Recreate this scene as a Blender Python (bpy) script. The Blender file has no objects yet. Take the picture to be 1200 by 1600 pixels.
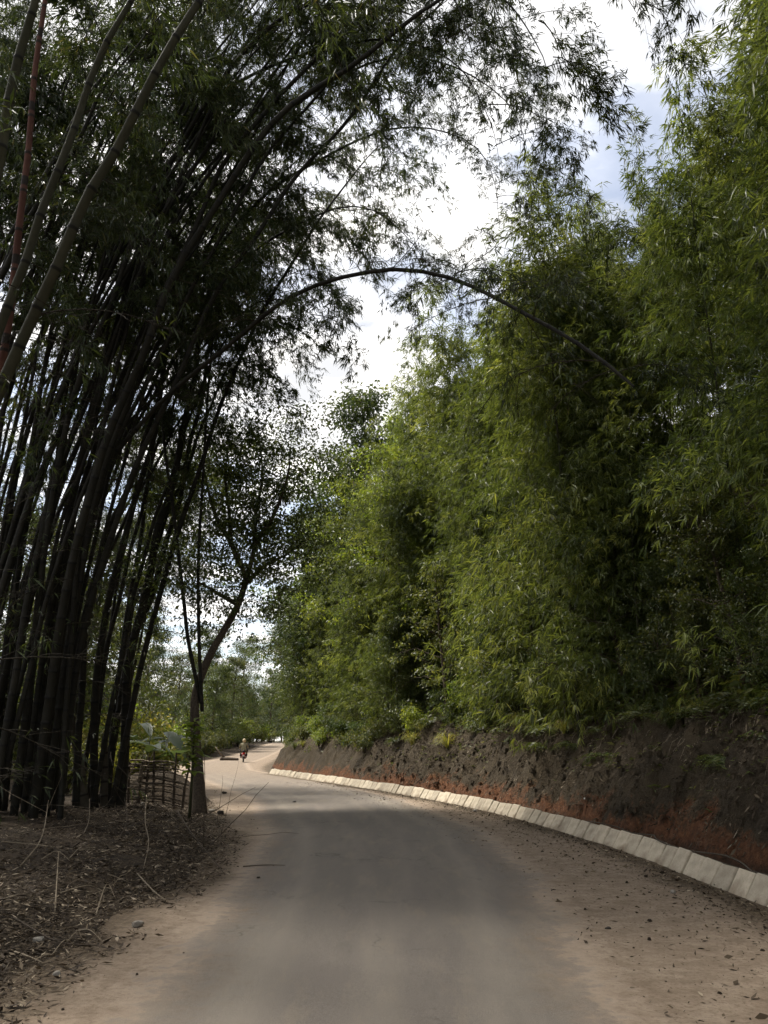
import bpy, math, random
import numpy as np
from mathutils import Vector, Matrix

rad = math.radians
scene = bpy.context.scene
COL = scene.collection

# ------------------------------------------------------------------ camera
F_PX, HORIZON, CAM_H = 1205.0, 1158.0, 1.6
PITCH = math.atan((HORIZON - 800) / F_PX)
cam_data = bpy.data.cameras.new('camera')
cam = bpy.data.objects.new('camera', cam_data)
COL.objects.link(cam)
cam.location = (0, 0, CAM_H)
cam.rotation_euler = (rad(90) + PITCH, 0, 0)
cam_data.sensor_fit = 'VERTICAL'
cam_data.sensor_height = 36.0
cam_data.lens = 36.0 * F_PX / 1600.0
cam_data.clip_start = 0.05
cam_data.clip_end = 6000
scene.camera = cam

# ------------------------------------------------------------------ sky, sun, exposure
SUN_ELEV, SUN_AZ = rad(58), rad(-55)           # azimuth from +Y towards +X
world = bpy.data.worlds.new('World')
scene.world = world
world.use_nodes = True
nt = world.node_tree
nt.nodes.clear()
wo = nt.nodes.new('ShaderNodeOutputWorld')
bg = nt.nodes.new('ShaderNodeBackground')
bg.inputs['Strength'].default_value = 0.13
sky = nt.nodes.new('ShaderNodeTexSky')
sky.sky_type = 'NISHITA'
sky.sun_disc = False
sky.sun_elevation = SUN_ELEV
sky.sun_rotation = SUN_AZ
tc = nt.nodes.new('ShaderNodeTexCoord')
sep = nt.nodes.new('ShaderNodeSeparateXYZ')
zmax = nt.nodes.new('ShaderNodeMath'); zmax.operation = 'MAXIMUM'; zmax.inputs[1].default_value = 0.08
dv = nt.nodes.new('ShaderNodeVectorMath'); dv.operation = 'DIVIDE'
cz = nt.nodes.new('ShaderNodeCombineXYZ')
n1 = nt.nodes.new('ShaderNodeTexNoise')
n1.inputs['Scale'].default_value = 1.35
n1.inputs['Detail'].default_value = 7
n1.inputs['Roughness'].default_value = 0.56
n1.inputs['Distortion'].default_value = 0.25
ramp = nt.nodes.new('ShaderNodeValToRGB')
ramp.color_ramp.elements[0].position = 0.44
ramp.color_ramp.elements[1].position = 0.565
ramp.color_ramp.elements[0].color = (.34, .34, .34, 1)
mix = nt.nodes.new('ShaderNodeMix'); mix.data_type = 'RGBA'
L = nt.links.new
n2w = nt.nodes.new('ShaderNodeTexNoise'); n2w.inputs['Scale'].default_value = 3.4; n2w.inputs['Detail'].default_value = 6
r2w = nt.nodes.new('ShaderNodeValToRGB')
r2w.color_ramp.elements[0].position = .36; r2w.color_ramp.elements[0].color = (.5, .505, .52, 1)
r2w.color_ramp.elements[1].position = .58; r2w.color_ramp.elements[1].color = (1.0, .97, .93, 1)
sc2 = nt.nodes.new('ShaderNodeVectorMath'); sc2.operation = 'SCALE'; sc2.inputs['Scale'].default_value = 10.5
L(n2w.outputs['Fac'], r2w.inputs[0]); L(r2w.outputs['Color'], sc2.inputs[0]); L(sc2.outputs[0], mix.inputs[7])
L(tc.outputs['Generated'], sep.inputs[0])
L(sep.outputs['Z'], zmax.inputs[0])
for i in range(3):
    L(zmax.outputs[0], cz.inputs[i])
L(tc.outputs['Generated'], dv.inputs[0])
L(cz.outputs[0], dv.inputs[1])
of = nt.nodes.new('ShaderNodeVectorMath'); of.operation = 'ADD'; of.inputs[1].default_value = (.283, .18, 0)
L(dv.outputs[0], of.inputs[0])
L(of.outputs[0], n1.inputs['Vector'])
L(of.outputs[0], n2w.inputs['Vector'])
L(n1.outputs['Fac'], ramp.inputs[0])
L(ramp.outputs['Color'], mix.inputs[0])
L(sky.outputs[0], mix.inputs[6])
L(mix.outputs[2], bg.inputs['Color'])
L(bg.outputs[0], wo.inputs[0])

sun_data = bpy.data.lights.new('sun', 'SUN')
sun_data.energy = 5.0
sun_data.angle = rad(9)
sun_data.color = (1.0, 0.95, 0.86)
sun = bpy.data.objects.new('sun', sun_data)
COL.objects.link(sun)
SUN_DIR = Vector((math.sin(SUN_AZ) * math.cos(SUN_ELEV), math.cos(SUN_AZ) * math.cos(SUN_ELEV), math.sin(SUN_ELEV)))
sun.rotation_euler = (-SUN_DIR).to_track_quat('-Z', 'Y').to_euler()
sun.location = (-20, 20, 40)

vs = scene.view_settings
vs.view_transform = 'Standard'
vs.look = 'None'
vs.exposure = 0.5
vs.gamma = 1.0
cy = scene.cycles
cy.use_adaptive_sampling = True
cy.adaptive_threshold = 0.03
cy.max_bounces = 4
cy.diffuse_bounces = 2
cy.glossy_bounces = 2
cy.transmission_bounces = 2
cy.transparent_max_bounces = 4
cy.caustics_reflective = False
cy.caustics_refractive = False
cy.use_denoising = True

# ------------------------------------------------------------------ helpers
def G(px, py, z=0.0):
    u = (px - 600) / F_PX; v = (py - 800) / F_PX
    h = math.cos(PITCH) + v * math.sin(PITCH); w = math.sin(PITCH) - v * math.cos(PITCH)
    s = (z - CAM_H) / w
    return (u * s, h * s, z)

def D(px, py, Y):
    u = (px - 600) / F_PX; v = (py - 800) / F_PX
    h = math.cos(PITCH) + v * math.sin(PITCH); w = math.sin(PITCH) - v * math.cos(PITCH)
    s = Y / h
    return (u * s, Y, CAM_H + w * s)

def PROJ(x, y, z):
    dz = z - CAM_H
    dep = y * math.cos(PITCH) + dz * math.sin(PITCH)
    up = -y * math.sin(PITCH) + dz * math.cos(PITCH)
    return 600 + F_PX * x / dep, 800 - F_PX * up / dep

def unit(a):
    return a / np.maximum(np.linalg.norm(a, axis=-1, keepdims=True), 1e-9)

def vnoise(x, y, seed=0):
    """2D value noise in 0..1 on numpy arrays."""
    xi = np.floor(x).astype(np.int64); yi = np.floor(y).astype(np.int64)
    fx = x - xi; fy = y - yi
    fx = fx * fx * (3 - 2 * fx); fy = fy * fy * (3 - 2 * fy)
    def h(a, b):
        n = (a * 374761393 + b * 668265263 + seed * 974634777) & 0x7fffffff
        n = ((n ^ (n >> 13)) * 1274126177) & 0x7fffffff
        return ((n ^ (n >> 16)) & 0xffff) / 65535.0
    a = h(xi, yi); b = h(xi + 1, yi); c = h(xi, yi + 1); d = h(xi + 1, yi + 1)
    return (a * (1 - fx) + b * fx) * (1 - fy) + (c * (1 - fx) + d * fx) * fy

def fbm(x, y, seed=0, oct=4):
    s = 0; a = 0.5; t = 0
    for i in range(oct):
        s = s + a * vnoise(x * 2 ** i, y * 2 ** i, seed + i); t += a; a *= 0.5
    return s / t

class MB:
    """collects quads (and their attributes) and links them as ONE mesh object"""
    def __init__(self):
        self.v = []; self.f = []; self.n = 0; self.m = []; self.a = []
    def quads(self, verts, faces, mat=0, attr=None):
        verts = np.asarray(verts, float).reshape(-1, 3); faces = np.asarray(faces, np.int64).reshape(-1, 4)
        self.v.append(verts); self.f.append(faces + self.n); self.n += len(verts)
        self.m.append(np.full(len(faces), mat, np.int32))
        self.a.append(np.zeros(len(verts)) if attr is None else np.asarray(attr, float))
        return self
    def tube(self, pts, radii, sides=6, mat=0, attr=None):
        pts = np.asarray(pts, float); k = len(pts)
        radii = np.broadcast_to(np.asarray(radii, float), (k,))
        tg = np.gradient(pts, axis=0); tg = unit(tg)
        ref = np.array([0, 0, 1.0]) if abs(tg[:, 2]).mean() < 0.8 else np.array([0, 1.0, 0])
        a = unit(np.cross(tg, ref)); b = np.cross(tg, a)
        th = np.linspace(0, 2 * math.pi, sides, endpoint=False)
        ring = pts[:, None] + radii[:, None, None] * (np.cos(th)[None, :, None] * a[:, None] + np.sin(th)[None, :, None] * b[:, None])
        V = np.concatenate([ring.reshape(-1, 3), pts[:1], pts[-1:]])
        i = np.arange(k - 1)[:, None] * sides; j = np.arange(sides)[None]; jn = (j + 1) % sides
        Fq = np.stack([i + j, i + jn, i + sides + jn, i + sides + j], -1).reshape(-1, 4)
        c0, c1 = k * sides, k * sides + 1
        caps = []
        for q in range(0, sides - 1, 2):
            q1, q2 = q + 1, (q + 2) % sides
            caps.append([c0, q2, q1, q]); e = (k - 1) * sides; caps.append([c1, e + q, e + q1, e + q2])
        if sides % 2 == 0:
            Fq = np.concatenate([Fq, np.array(caps)])
        at = None
        if attr is not None:
            at = np.concatenate([np.repeat(np.asarray(attr, float), sides), [attr[0], attr[-1]]])
        return self.quads(V, Fq, mat, at)
    def box(self, c, s, R=None, mat=0):
        s = np.asarray(s) / 2
        V = np.array([[x, y, z] for x in (-1, 1) for y in (-1, 1) for z in (-1, 1)]) * s
        if R is not None: V = V @ np.array(R).T
        Fq = [[0, 1, 3, 2], [4, 6, 7, 5], [0, 4, 5, 1], [2, 3, 7, 6], [0, 2, 6, 4], [1, 5, 7, 3]]
        return self.quads(V + np.asarray(c), Fq, mat)
    def leaves(self, P, Dr, Ln, W, rng, droop=0.15, mat=0, mid=0.42, tone=None):
        n = len(P); Dr = unit(Dr)
        nr = unit(np.array([0, 0, 1.0]) + rng.normal(0, .55, (n, 3)))
        sd = unit(np.cross(Dr, nr))
        Ln = np.broadcast_to(Ln, (n,))[:, None]; W = np.broadcast_to(W, (n,))[:, None]
        V = np.stack([P, P + Dr * Ln * mid + sd * W / 2, P + Dr * Ln - np.array([0, 0, 1.0]) * droop * Ln, P + Dr * Ln * mid - sd * W / 2], 1)
        return self.quads(V, np.arange(4 * n).reshape(n, 4), mat, np.repeat(rng.random(n) if tone is None else .3 * rng.random(n) + .7 * tone, 4))
    def mesh(self, name, mats, smooth=False):
        V = np.concatenate(self.v); Fq = np.concatenate(self.f); M = np.concatenate(self.m); A = np.concatenate(self.a)
        me = bpy.data.meshes.new(name)
        me.vertices.add(len(V)); me.vertices.foreach_set('co', V.ravel())
        me.loops.add(Fq.size); me.loops.foreach_set('vertex_index', Fq.ravel().astype(np.int32))
        me.polygons.add(len(Fq))
        me.polygons.foreach_set('loop_start', np.arange(0, Fq.size, 4, dtype=np.int32))
        me.polygons.foreach_set('loop_total', np.full(len(Fq), 4, np.int32))
        me.polygons.foreach_set('material_index', M)
        me.polygons.foreach_set('use_smooth', np.full(len(Fq), smooth, bool))
        at = me.attributes.new('var', 'FLOAT', 'POINT'); at.data.foreach_set('value', A)
        for m in (mats if isinstance(mats, (list, tuple)) else [mats]): me.materials.append(m)
        me.update(calc_edges=True); me.validate()
        return me

def put(name, me, parent=None, loc=(0, 0, 0), rot=(0, 0, 0), scale=1.0, kind=None):
    o = bpy.data.objects.new(name, me); COL.objects.link(o)
    o.parent = parent; o.location = loc; o.rotation_euler = rot
    o.scale = (scale,) * 3 if not isinstance(scale, (tuple, list)) else scale
    if kind: o['kind'] = kind
    return o

def tag(o, label, cat, group=None, kind=None):
    o['label'] = label; o['category'] = cat
    if group: o['group'] = group
    if kind: o['kind'] = kind
    return o

def thing(name, label, cat, loc=(0, 0, 0), rz=0.0, group=None):
    return tag(put(name, None, None, loc, (0, 0, rz)), label, cat, group)

def spline(pts, n):
    """Catmull-Rom through pts, resampled to n even points"""
    P = np.asarray(pts, float); Q = np.vstack([2 * P[0] - P[1], P, 2 * P[-1] - P[-2]])
    out = []
    for i in range(1, len(Q) - 2):
        t = np.linspace(0, 1, 24, endpoint=False)[:, None]
        p0, p1, p2, p3 = Q[i - 1], Q[i], Q[i + 1], Q[i + 2]
        out.append(0.5 * (2 * p1 + (p2 - p0) * t + (2 * p0 - 5 * p1 + 4 * p2 - p3) * t ** 2 + (3 * p1 - p0 - 3 * p2 + p3) * t ** 3))
    C = np.vstack(out + [P[-1:]])
    s = np.concatenate([[0], np.cumsum(np.linalg.norm(np.diff(C, axis=0), axis=1))])
    q = np.linspace(0, s[-1], n)
    return np.stack([np.interp(q, s, C[:, k]) for k in range(3)], 1), s[-1]

# ------------------------------------------------------------------ materials
def material(name):
    m = bpy.data.materials.new(name); m.use_nodes = True
    t = m.node_tree; b = t.nodes['Principled BSDF']
    b.inputs['Roughness'].default_value = 0.8
    b.inputs['Specular IOR Level'].default_value = 0.25
    return m, t, b

def noise_node(t, scale, detail=5, rough=0.6, vec=None, coord='Object'):
    n = t.nodes.new('ShaderNodeTexNoise')
    n.inputs['Scale'].default_value = scale; n.inputs['Detail'].default_value = detail; n.inputs['Roughness'].default_value = rough
    if vec is None:
        c = t.nodes.new('ShaderNodeTexCoord'); vec = c.outputs[coord]
    t.links.new(vec, n.inputs['Vector'])
    return n.outputs['Fac']

def rampn(t, fac, stops):
    r = t.nodes.new('ShaderNodeValToRGB'); e = r.color_ramp.elements
    while len(e) < len(stops): e.new(0.5)
    for el, (p, c) in zip(e, stops):
        el.position = p; el.color = (*c, 1) if len(c) == 3 else c
    t.links.new(fac, r.inputs[0])
    return r.outputs['Color']

def mixc(t, fac, a, b, mode='MIX'):
    m = t.nodes.new('ShaderNodeMix'); m.data_type = 'RGBA'; m.blend_type = mode
    for s, val in ((0, fac), (6, a), (7, b)):
        if hasattr(val, 'links'): t.links.new(val, m.inputs[s])
        else: m.inputs[s].default_value = val if s == 0 else (*val, 1)
    return m.outputs[2]

def mathn(t, op, a, b=0.0, clamp=False):
    m = t.nodes.new('ShaderNodeMath'); m.operation = op; m.use_clamp = clamp
    for i, v in enumerate((a, b)):
        if hasattr(v, 'links'): t.links.new(v, m.inputs[i])
        else: m.inputs[i].default_value = v
    return m.outputs[0]

def attrn(t, name):
    a = t.nodes.new('ShaderNodeAttribute'); a.attribute_name = name
    return a.outputs['Fac']

def bump(t, b, fac, strength=0.4, dist=0.03):
    n = t.nodes.new('ShaderNodeBump'); n.inputs['Strength'].default_value = strength; n.inputs['Distance'].default_value = dist
    t.links.new(fac, n.inputs['Height']); t.links.new(n.outputs[0], b.inputs['Normal'])

def leaf_material(name, stops, trans=0.35, tcol=1.6, rough=0.45, hue_by_object=True):
    """thin leaf: glossy upper coat plus light passing through"""
    m, t, b = material(name)
    v = attrn(t, 'var')
    c = rampn(t, v, stops)
    if hue_by_object:
        oi = t.nodes.new('ShaderNodeObjectInfo')
        hs = t.nodes.new('ShaderNodeHueSaturation')
        mr = t.nodes.new('ShaderNodeMapRange'); mr.inputs[3].default_value = 0.75; mr.inputs[4].default_value = 1.3
        t.links.new(oi.outputs['Random'], mr.inputs[0]); t.links.new(mr.outputs[0], hs.inputs['Value'])
        mr2 = t.nodes.new('ShaderNodeMapRange'); mr2.inputs[3].default_value = 0.485; mr2.inputs[4].default_value = 0.51
        w = mathn(t, 'FRACT', mathn(t, 'MULTIPLY', oi.outputs['Random'], 7.31))
        t.links.new(w, mr2.inputs[0]); t.links.new(mr2.outputs[0], hs.inputs['Hue'])
        t.links.new(c, hs.inputs['Color']); c = hs.outputs['Color']
    t.links.new(c, b.inputs['Base Color'])
    b.inputs['Roughness'].default_value = rough
    b.inputs['Specular IOR Level'].default_value = 0.35
    tr = t.nodes.new('ShaderNodeBsdfTranslucent')
    t.links.new(mixc(t, 1.0, c, (tcol * 1.15, tcol * 1.1, tcol * 0.5), 'MULTIPLY'), tr.inputs['Color'])
    ms = t.nodes.new('ShaderNodeMixShader'); ms.inputs[0].default_value = trans
    out = t.nodes['Material Output']
    t.links.new(b.outputs[0], ms.inputs[1]); t.links.new(tr.outputs[0], ms.inputs[2]); t.links.new(ms.outputs[0], out.inputs['Surface'])
    return m

M = {}
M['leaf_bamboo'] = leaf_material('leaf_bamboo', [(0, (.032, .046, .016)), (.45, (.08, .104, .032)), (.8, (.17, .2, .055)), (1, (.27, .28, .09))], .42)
M['leaf_giant'] = leaf_material('leaf_giant', [(0, (.022, .032, .012)), (.6, (.038, .054, .018)), (.95, (.062, .08, .026)), (1, (.12, .105, .05))], .33)
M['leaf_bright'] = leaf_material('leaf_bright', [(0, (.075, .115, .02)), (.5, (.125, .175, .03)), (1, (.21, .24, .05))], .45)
M['leaf_dark'] = leaf_material('leaf_dark', [(0, (.03, .05, .02)), (.6, (.055, .08, .025)), (1, (.09, .11, .03))], .32)
M['leaf_shrub'] = leaf_material('leaf_shrub', [(0, (.045, .064, .02)), (.6, (.078, .095, .03)), (1, (.135, .14, .045))], .34)
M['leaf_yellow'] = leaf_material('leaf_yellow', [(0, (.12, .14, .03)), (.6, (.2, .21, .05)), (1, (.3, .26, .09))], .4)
M['leaf_banana'] = leaf_material('leaf_banana', [(0, (.05, .075, .04)), (1, (.09, .12, .065))], .3)

def culm_material(name, a, b_, node, rough=.78):
    m, t, b = material(name)
    n = noise_node(t, 3.0, 5)
    n2 = noise_node(t, 40, 3)
    c = rampn(t, n, [(.3, a), (.7, b_)])
    c = mixc(t, mathn(t, 'MULTIPLY', n2, .35), c, tuple(k_ * .6 for k_ in b_))
    c = mixc(t, attrn(t, 'var'), c, node)
    t.links.new(c, b.inputs['Base Color']); b.inputs['Roughness'].default_value = rough
    bump(t, b, n2, .25, .01)
    return m
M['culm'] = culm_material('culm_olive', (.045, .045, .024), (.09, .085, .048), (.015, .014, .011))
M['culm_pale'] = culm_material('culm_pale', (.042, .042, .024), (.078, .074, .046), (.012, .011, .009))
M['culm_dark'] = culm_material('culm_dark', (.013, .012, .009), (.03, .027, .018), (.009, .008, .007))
M['culm_slim'] = culm_material('culm_slim', (.03, .032, .014), (.06, .06, .028), (.03, .027, .018))
M['culm_dead'] = culm_material('culm_dead', (.05, .043, .032), (.1, .085, .06), (.02, .016, .012))
m, t, b = material('culm_red')
c = rampn(t, noise_node(t, 4), [(.3, (.085, .034, .024)), (.7, (.145, .062, .042))])
c = mixc(t, attrn(t, 'var'), c, (.02, .02, .016)); t.links.new(c, b.inputs['Base Color']); M['culm_red'] = m

def bark_material(name, a, b_, scale=14):
    m, t, b = material(name)
    n = noise_node(t, scale, 6, .65)
    t.links.new(rampn(t, n, [(.3, a), (.7, b_)]), b.inputs['Base Color']); bump(t, b, n, .7, .03); b.inputs['Roughness'].default_value = .9
    return m
M['bark'] = bark_material('bark', (.045, .035, .026), (.13, .1, .075))
M['bark_pale'] = bark_material('bark_pale', (.1, .08, .06), (.24, .2, .15))
M['twig'] = bark_material('twig', (.025, .02, .014), (.06, .05, .032), 30)
M['stick'] = bark_material('stick', (.12, .09, .06), (.34, .28, .2), 25)
M['stick_dark'] = bark_material('stick_dark', (.04, .03, .022), (.11, .085, .06), 25)

# ------------------------------------------------------------------ terrain: road, verge, cut bank and hill
def smooth(a, b, x):
    q = np.clip((np.asarray(x, float) - a) / (b - a), 0, 1); return q * q * (3 - 2 * q)
def far_rise(y):
    return 1.35 * smooth(60, 112, y)

KERB = np.array([(6.0, -45), (4.6, -15), (3.95, 0), (3.8, 6), (3.75, 8.3), (3.66, 10.2), (3.58, 11.9), (3.29, 14.3), (2.68, 17.96), (1.65, 21.9), (0.0, 26.7), (-2.61, 33.3), (-6.05, 41.6)])
TOE = np.vstack([KERB[:-1] + np.array([0.75, 0.12]), [(-5.3, 42.1), (-6.3, 46), (-7.7, 57), (-9.4, 78), (-11.3, 105), (-11.6, 122), (-8.4, 140), (6, 165), (45, 204), (120, 260)]])
TOE = spline(np.c_[TOE, np.zeros(len(TOE))], 420)[0][:, :2]

def signed_offset(x, y):
    x = np.atleast_1d(np.asarray(x, float)); y = np.atleast_1d(np.asarray(y, float))
    if x.size <= 2000:
        a = TOE[:-1]; d = TOE[1:] - a
        q = np.clip(((x[:, None] - a[:, 0]) * d[:, 0] + (y[:, None] - a[:, 1]) * d[:, 1]) / (d ** 2).sum(1), 0, 1)
        rx = x[:, None] - a[:, 0] - q * d[:, 0]; ry = y[:, None] - a[:, 1] - q * d[:, 1]
        ds = rx * rx + ry * ry; i = ds.argmin(1); k = np.arange(len(x))
        cr = d[i, 1] * rx[k, i] - d[i, 0] * ry[k, i]
        return np.sqrt(ds[k, i]) * np.where(cr < 0, -1, 1)
    best = np.full(x.shape, 1e9); sg = np.zeros(x.shape)
    for a, b_ in zip(TOE[:-1], TOE[1:]):
        d = b_ - a; l2 = d @ d
        q = np.clip(((x - a[0]) * d[0] + (y - a[1]) * d[1]) / l2, 0, 1)
        rx = x - a[0] - q * d[0]; ry = y - a[1] - q * d[1]
        ds = rx * rx + ry * ry
        cr = d[1] * rx - d[0] * ry
        u = ds < best
        best[u] = ds[u]; sg[u] = np.sign(cr[u])
    return np.sqrt(best) * np.where(sg == 0, 1, sg)

PO = np.array([-40, -2, -.3, 0, .10, .22, .5, 1.1, 1.75, 2.3, 3.1, 5.2, 9, 14, 22, 35, 60, 110])
PZ = np.array([-3, -.7, -.3, -.06, .10, .42, .75, 1.45, 2.05, 2.3, 3.1, 5.9, 10.4, 15.0, 19.5, 22.5, 20, 12])
def hill_z(x, y, off=None):
    x = np.atleast_1d(np.asarray(x, float)); y = np.atleast_1d(np.asarray(y, float))
    o = signed_offset(x, y) if off is None else off
    face = smooth(.1, .5, o) * (1 - smooth(2.2, 4.0, o))
    o2 = o + face * ((fbm(x * 1.1, y * 1.1, 3) - .5) * .9 + (fbm(x * 4.5, y * 4.5, 9, 3) - .5) * .4) + (1 - smooth(.5, 1.2, o)) * (o > -.2) * (fbm(x * 2.2, y * 2.2, 21) - .5) * .35
    rid = 1 - np.abs(2 * fbm(x * .5, y * 1.9, 44, 3) - 1)
    o2 = o2 + face * (rid - .7) * .55
    z = np.interp(o2, PO, PZ)
    z = z + smooth(2.5, 6, o) * (fbm(x * .35, y * .35, 5) - .5) * 1.6
    return z + far_rise(y)

LEFT_EDGE = np.array([(-2.4, -45), (-2.4, -10), (-2.4, 3), (-2.4, 6), (-2.3, 8), (-2.2, 10.5), (-2.55, 13.4), (-3.6, 17.5), (-4.8, 22), (-6.4, 27), (-9.3, 35), (-12.7, 45), (-14.8, 54), (-15.1, 62), (-14.7, 72), (-14.4, 85), (-15.2, 105), (-15.6, 124), (-12, 146), (2, 172), (42, 210), (120, 268)])
def left_edge_x(y):
    yy = np.asarray(y, float); return np.interp(yy, LEFT_EDGE[:, 1], LEFT_EDGE[:, 0])

def ground_z(x, y):
    x = np.atleast_1d(np.asarray(x, float)); y = np.atleast_1d(np.asarray(y, float))
    e = left_edge_x(np.clip(y, -45, 120)) - x           # metres beyond the road's left edge
    near = (y < 125) & (y > -40)
    v = smooth(.0, 1.6, e) * .16 + smooth(1.5, 5, e) * .12 + smooth(0.1, .8, e) * (fbm(x * 1.4, y * 1.4, 31) - .5) * .22
    v = np.where(near & (e > 0), v, 0.0)
    return v - .05 + far_rise(y)

def nonuniform(segs):
    out = [segs[0][0]]
    for a, b_, st in segs:
        n = max(1, int(round((b_ - a) / st))); out += list(np.linspace(a, b_, n + 1)[1:])
    return np.array(out)

def grid_mesh(xs, ys, zf, keep=None):
    X, Y = np.meshgrid(xs, ys); Z = zf(X.ravel(), Y.ravel())
    V = np.stack([X.ravel(), Y.ravel(), Z], 1)
    nx, ny = len(xs), len(ys)
    i = np.arange(ny - 1)[:, None] * nx; j = np.arange(nx - 1)[None]
    Fq = np.stack([i + j, i + j + 1, i + nx + j + 1, i + nx + j], -1).reshape(-1, 4)
    if keep is not None:
        kv = keep(V); Fq = Fq[kv[Fq].any(1)]
        used = np.unique(Fq); re = np.full(len(V), -1); re[used] = np.arange(len(used)); V = V[used]; Fq = re[Fq]
    return V, Fq

# ground
m, t, b = material('soil_litter')
n = noise_node(t, 1.3, 8, .65); n2 = noise_node(t, 14, 6, .7); n3 = noise_node(t, 90, 3, .6)
c = rampn(t, n, [(.3, (.022, .016, .01)), (.5, (.045, .032, .02)), (.72, (.085, .06, .037))])
c = mixc(t, mathn(t, 'MULTIPLY', rampn(t, n2, [(.45, (0, 0, 0)), (.62, (1, 1, 1))]), .6), c, (.12, .088, .055))
c = mixc(t, mathn(t, 'MULTIPLY', rampn(t, n3, [(.5, (0, 0, 0)), (.65, (1, 1, 1))]), .45), c, (.035, .026, .018))
t.links.new(c, b.inputs['Base Color']); b.inputs['Roughness'].default_value = .95; bump(t, b, mathn(t, 'ADD', n2, n3), .8, .05)
M['soil'] = m
xs = nonuniform([(-3000, -300, 300), (-300, -40, 20), (-40, -14, 2), (-14, -1.5, .16), (-1.5, 6, .5), (6, 40, 4), (40, 300, 30), (300, 3000, 300)])
ys = nonuniform([(-1000, -40, 80), (-40, 2, 3), (2, 26, .18), (26, 60, .8), (60, 140, 4), (140, 400, 20), (400, 4000, 300)])
V, Fq = grid_mesh(xs, ys, ground_z)
g = put('ground', MB().quads(V, Fq).mesh('ground', M['soil'], True)); g['kind'] = 'structure'

# road: asphalt with dust drifted over its edges
m, t, b = material('dusty_asphalt')
e = attrn(t, 'var')                                          # metres inside the asphalt edge
geo = t.nodes.new('ShaderNodeNewGeometry')
nb = noise_node(t, .55, 6, .62); ns = noise_node(t, 7, 6, .65); nf = noise_node(t, 160, 3, .7)
map_ = t.nodes.new('ShaderNodeMapping'); tcn = t.nodes.new('ShaderNodeTexCoord')
map_.inputs['Scale'].default_value = (1.5, .2, 1); t.links.new(tcn.outputs['Object'], map_.inputs[0])
nl = noise_node(t, 1.4, 5, .6, vec=map_.outputs[0])
asph = rampn(t, nf, [(.35, (.128, .11, .094)), (.65, (.248, .214, .182))])
asph = mixc(t, mathn(t, 'MULTIPLY', rampn(t, nl, [(.42, (0, 0, 0)), (.72, (1, 1, 1))]), .35), asph, (.27, .235, .18))
asph = mixc(t, mathn(t, 'MULTIPLY', rampn(t, nl, [(.3, (1, 1, 1)), (.42, (0, 0, 0))]), .15), asph, (.1, .09, .078))
dust = rampn(t, ns, [(.25, (.2, .15, .105)), (.55, (.3, .232, .168)), (.8, (.38, .3, .222))])
dust = mixc(t, mathn(t, 'MULTIPLY', rampn(t, noise_node(t, 3.2, 6, .7), [(.42, (0, 0, 0)), (.66, (1, 1, 1))]), .6), dust, (.17, .12, .08))
dust = mixc(t, mathn(t, 'MULTIPLY', rampn(t, noise_node(t, 26, 6, .75), [(.5, (0, 0, 0)), (.62, (1, 1, 1))]), .6), dust, (.13, .092, .06))
k = mathn(t, 'ADD', mathn(t, 'MULTIPLY', mathn(t, 'SUBTRACT', nb, .5), 1.3), mathn(t, 'MULTIPLY', mathn(t, 'SUBTRACT', ns, .5), 1.2))
k = mathn(t, 'ADD', e, k)
k = rampn(t, mathn(t, 'ADD', mathn(t, 'MULTIPLY', k, .75), .42), [(.33, (0, 0, 0)), (.45, (.55, .55, .55)), (.8, (1, 1, 1))])
# far stretch lies under thicker dust
sepn = t.nodes.new('ShaderNodeSeparateXYZ'); t.links.new(geo.outputs['Position'], sepn.inputs[0])
mr = t.nodes.new('ShaderNodeMapRange'); mr.inputs[1].default_value = 26; mr.inputs[2].default_value = 44; mr.inputs[3].default_value = 1; mr.inputs[4].default_value = .25
t.links.new(sepn.outputs['Y'], mr.inputs[0])
k = mathn(t, 'MULTIPLY', k, mr.outputs[0])
map2 = t.nodes.new('ShaderNodeMapping'); map2.inputs['Scale'].default_value = (1.3, .3, 1); t.links.new(tcn.outputs['Object'], map2.inputs[0])
asph = mixc(t, mathn(t, 'MULTIPLY', rampn(t, noise_node(t, 2.3, 7, .72, vec=map2.outputs[0]), [(.52, (0, 0, 0)), (.62, (1, 1, 1))]), .3), asph, (.29, .24, .175))
asph = mixc(t, mathn(t, 'MULTIPLY', rampn(t, noise_node(t, 1.1, 7, .7, vec=map2.outputs[0]), [(.3, (1, 1, 1)), (.42, (0, 0, 0))]), .4), asph, (.085, .077, .066))
tr_ = rampn(t, mathn(t, 'MULTIPLY', mathn(t, 'ADD', e, mathn(t, 'MULTIPLY', mathn(t, 'SUBTRACT', nl, .5), .5)), .5), [(.2, (0, 0, 0)), (.33, (1, 1, 1)), (.46, (0, 0, 0)), (.62, (0, 0, 0)), (.72, (.5, .5, .5)), (.82, (0, 0, 0))])
asph = mixc(t, mathn(t, 'MULTIPLY', tr_, .5), asph, (.29, .25, .2))
vor = t.nodes.new('ShaderNodeTexVoronoi'); vor.feature = 'DISTANCE_TO_EDGE'; vor.inputs['Scale'].default_value = .75
wv = t.nodes.new('ShaderNodeVectorMath'); wv.operation = 'ADD'; nv = t.nodes.new('ShaderNodeTexNoise'); nv.inputs['Scale'].default_value = 2.5; nv.inputs['Detail'].default_value = 6
t.links.new(tcn.outputs['Object'], nv.inputs['Vector']); t.links.new(tcn.outputs['Object'], wv.inputs[0]); t.links.new(nv.outputs['Color'], wv.inputs[1]); t.links.new(wv.outputs[0], vor.inputs['Vector'])
crk = mathn(t, 'MULTIPLY', rampn(t, vor.outputs['Distance'], [(.004, (1, 1, 1)), (.016, (0, 0, 0))]), rampn(t, nb, [(.5, (0, 0, 0)), (.62, (1, 1, 1))]))
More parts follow.
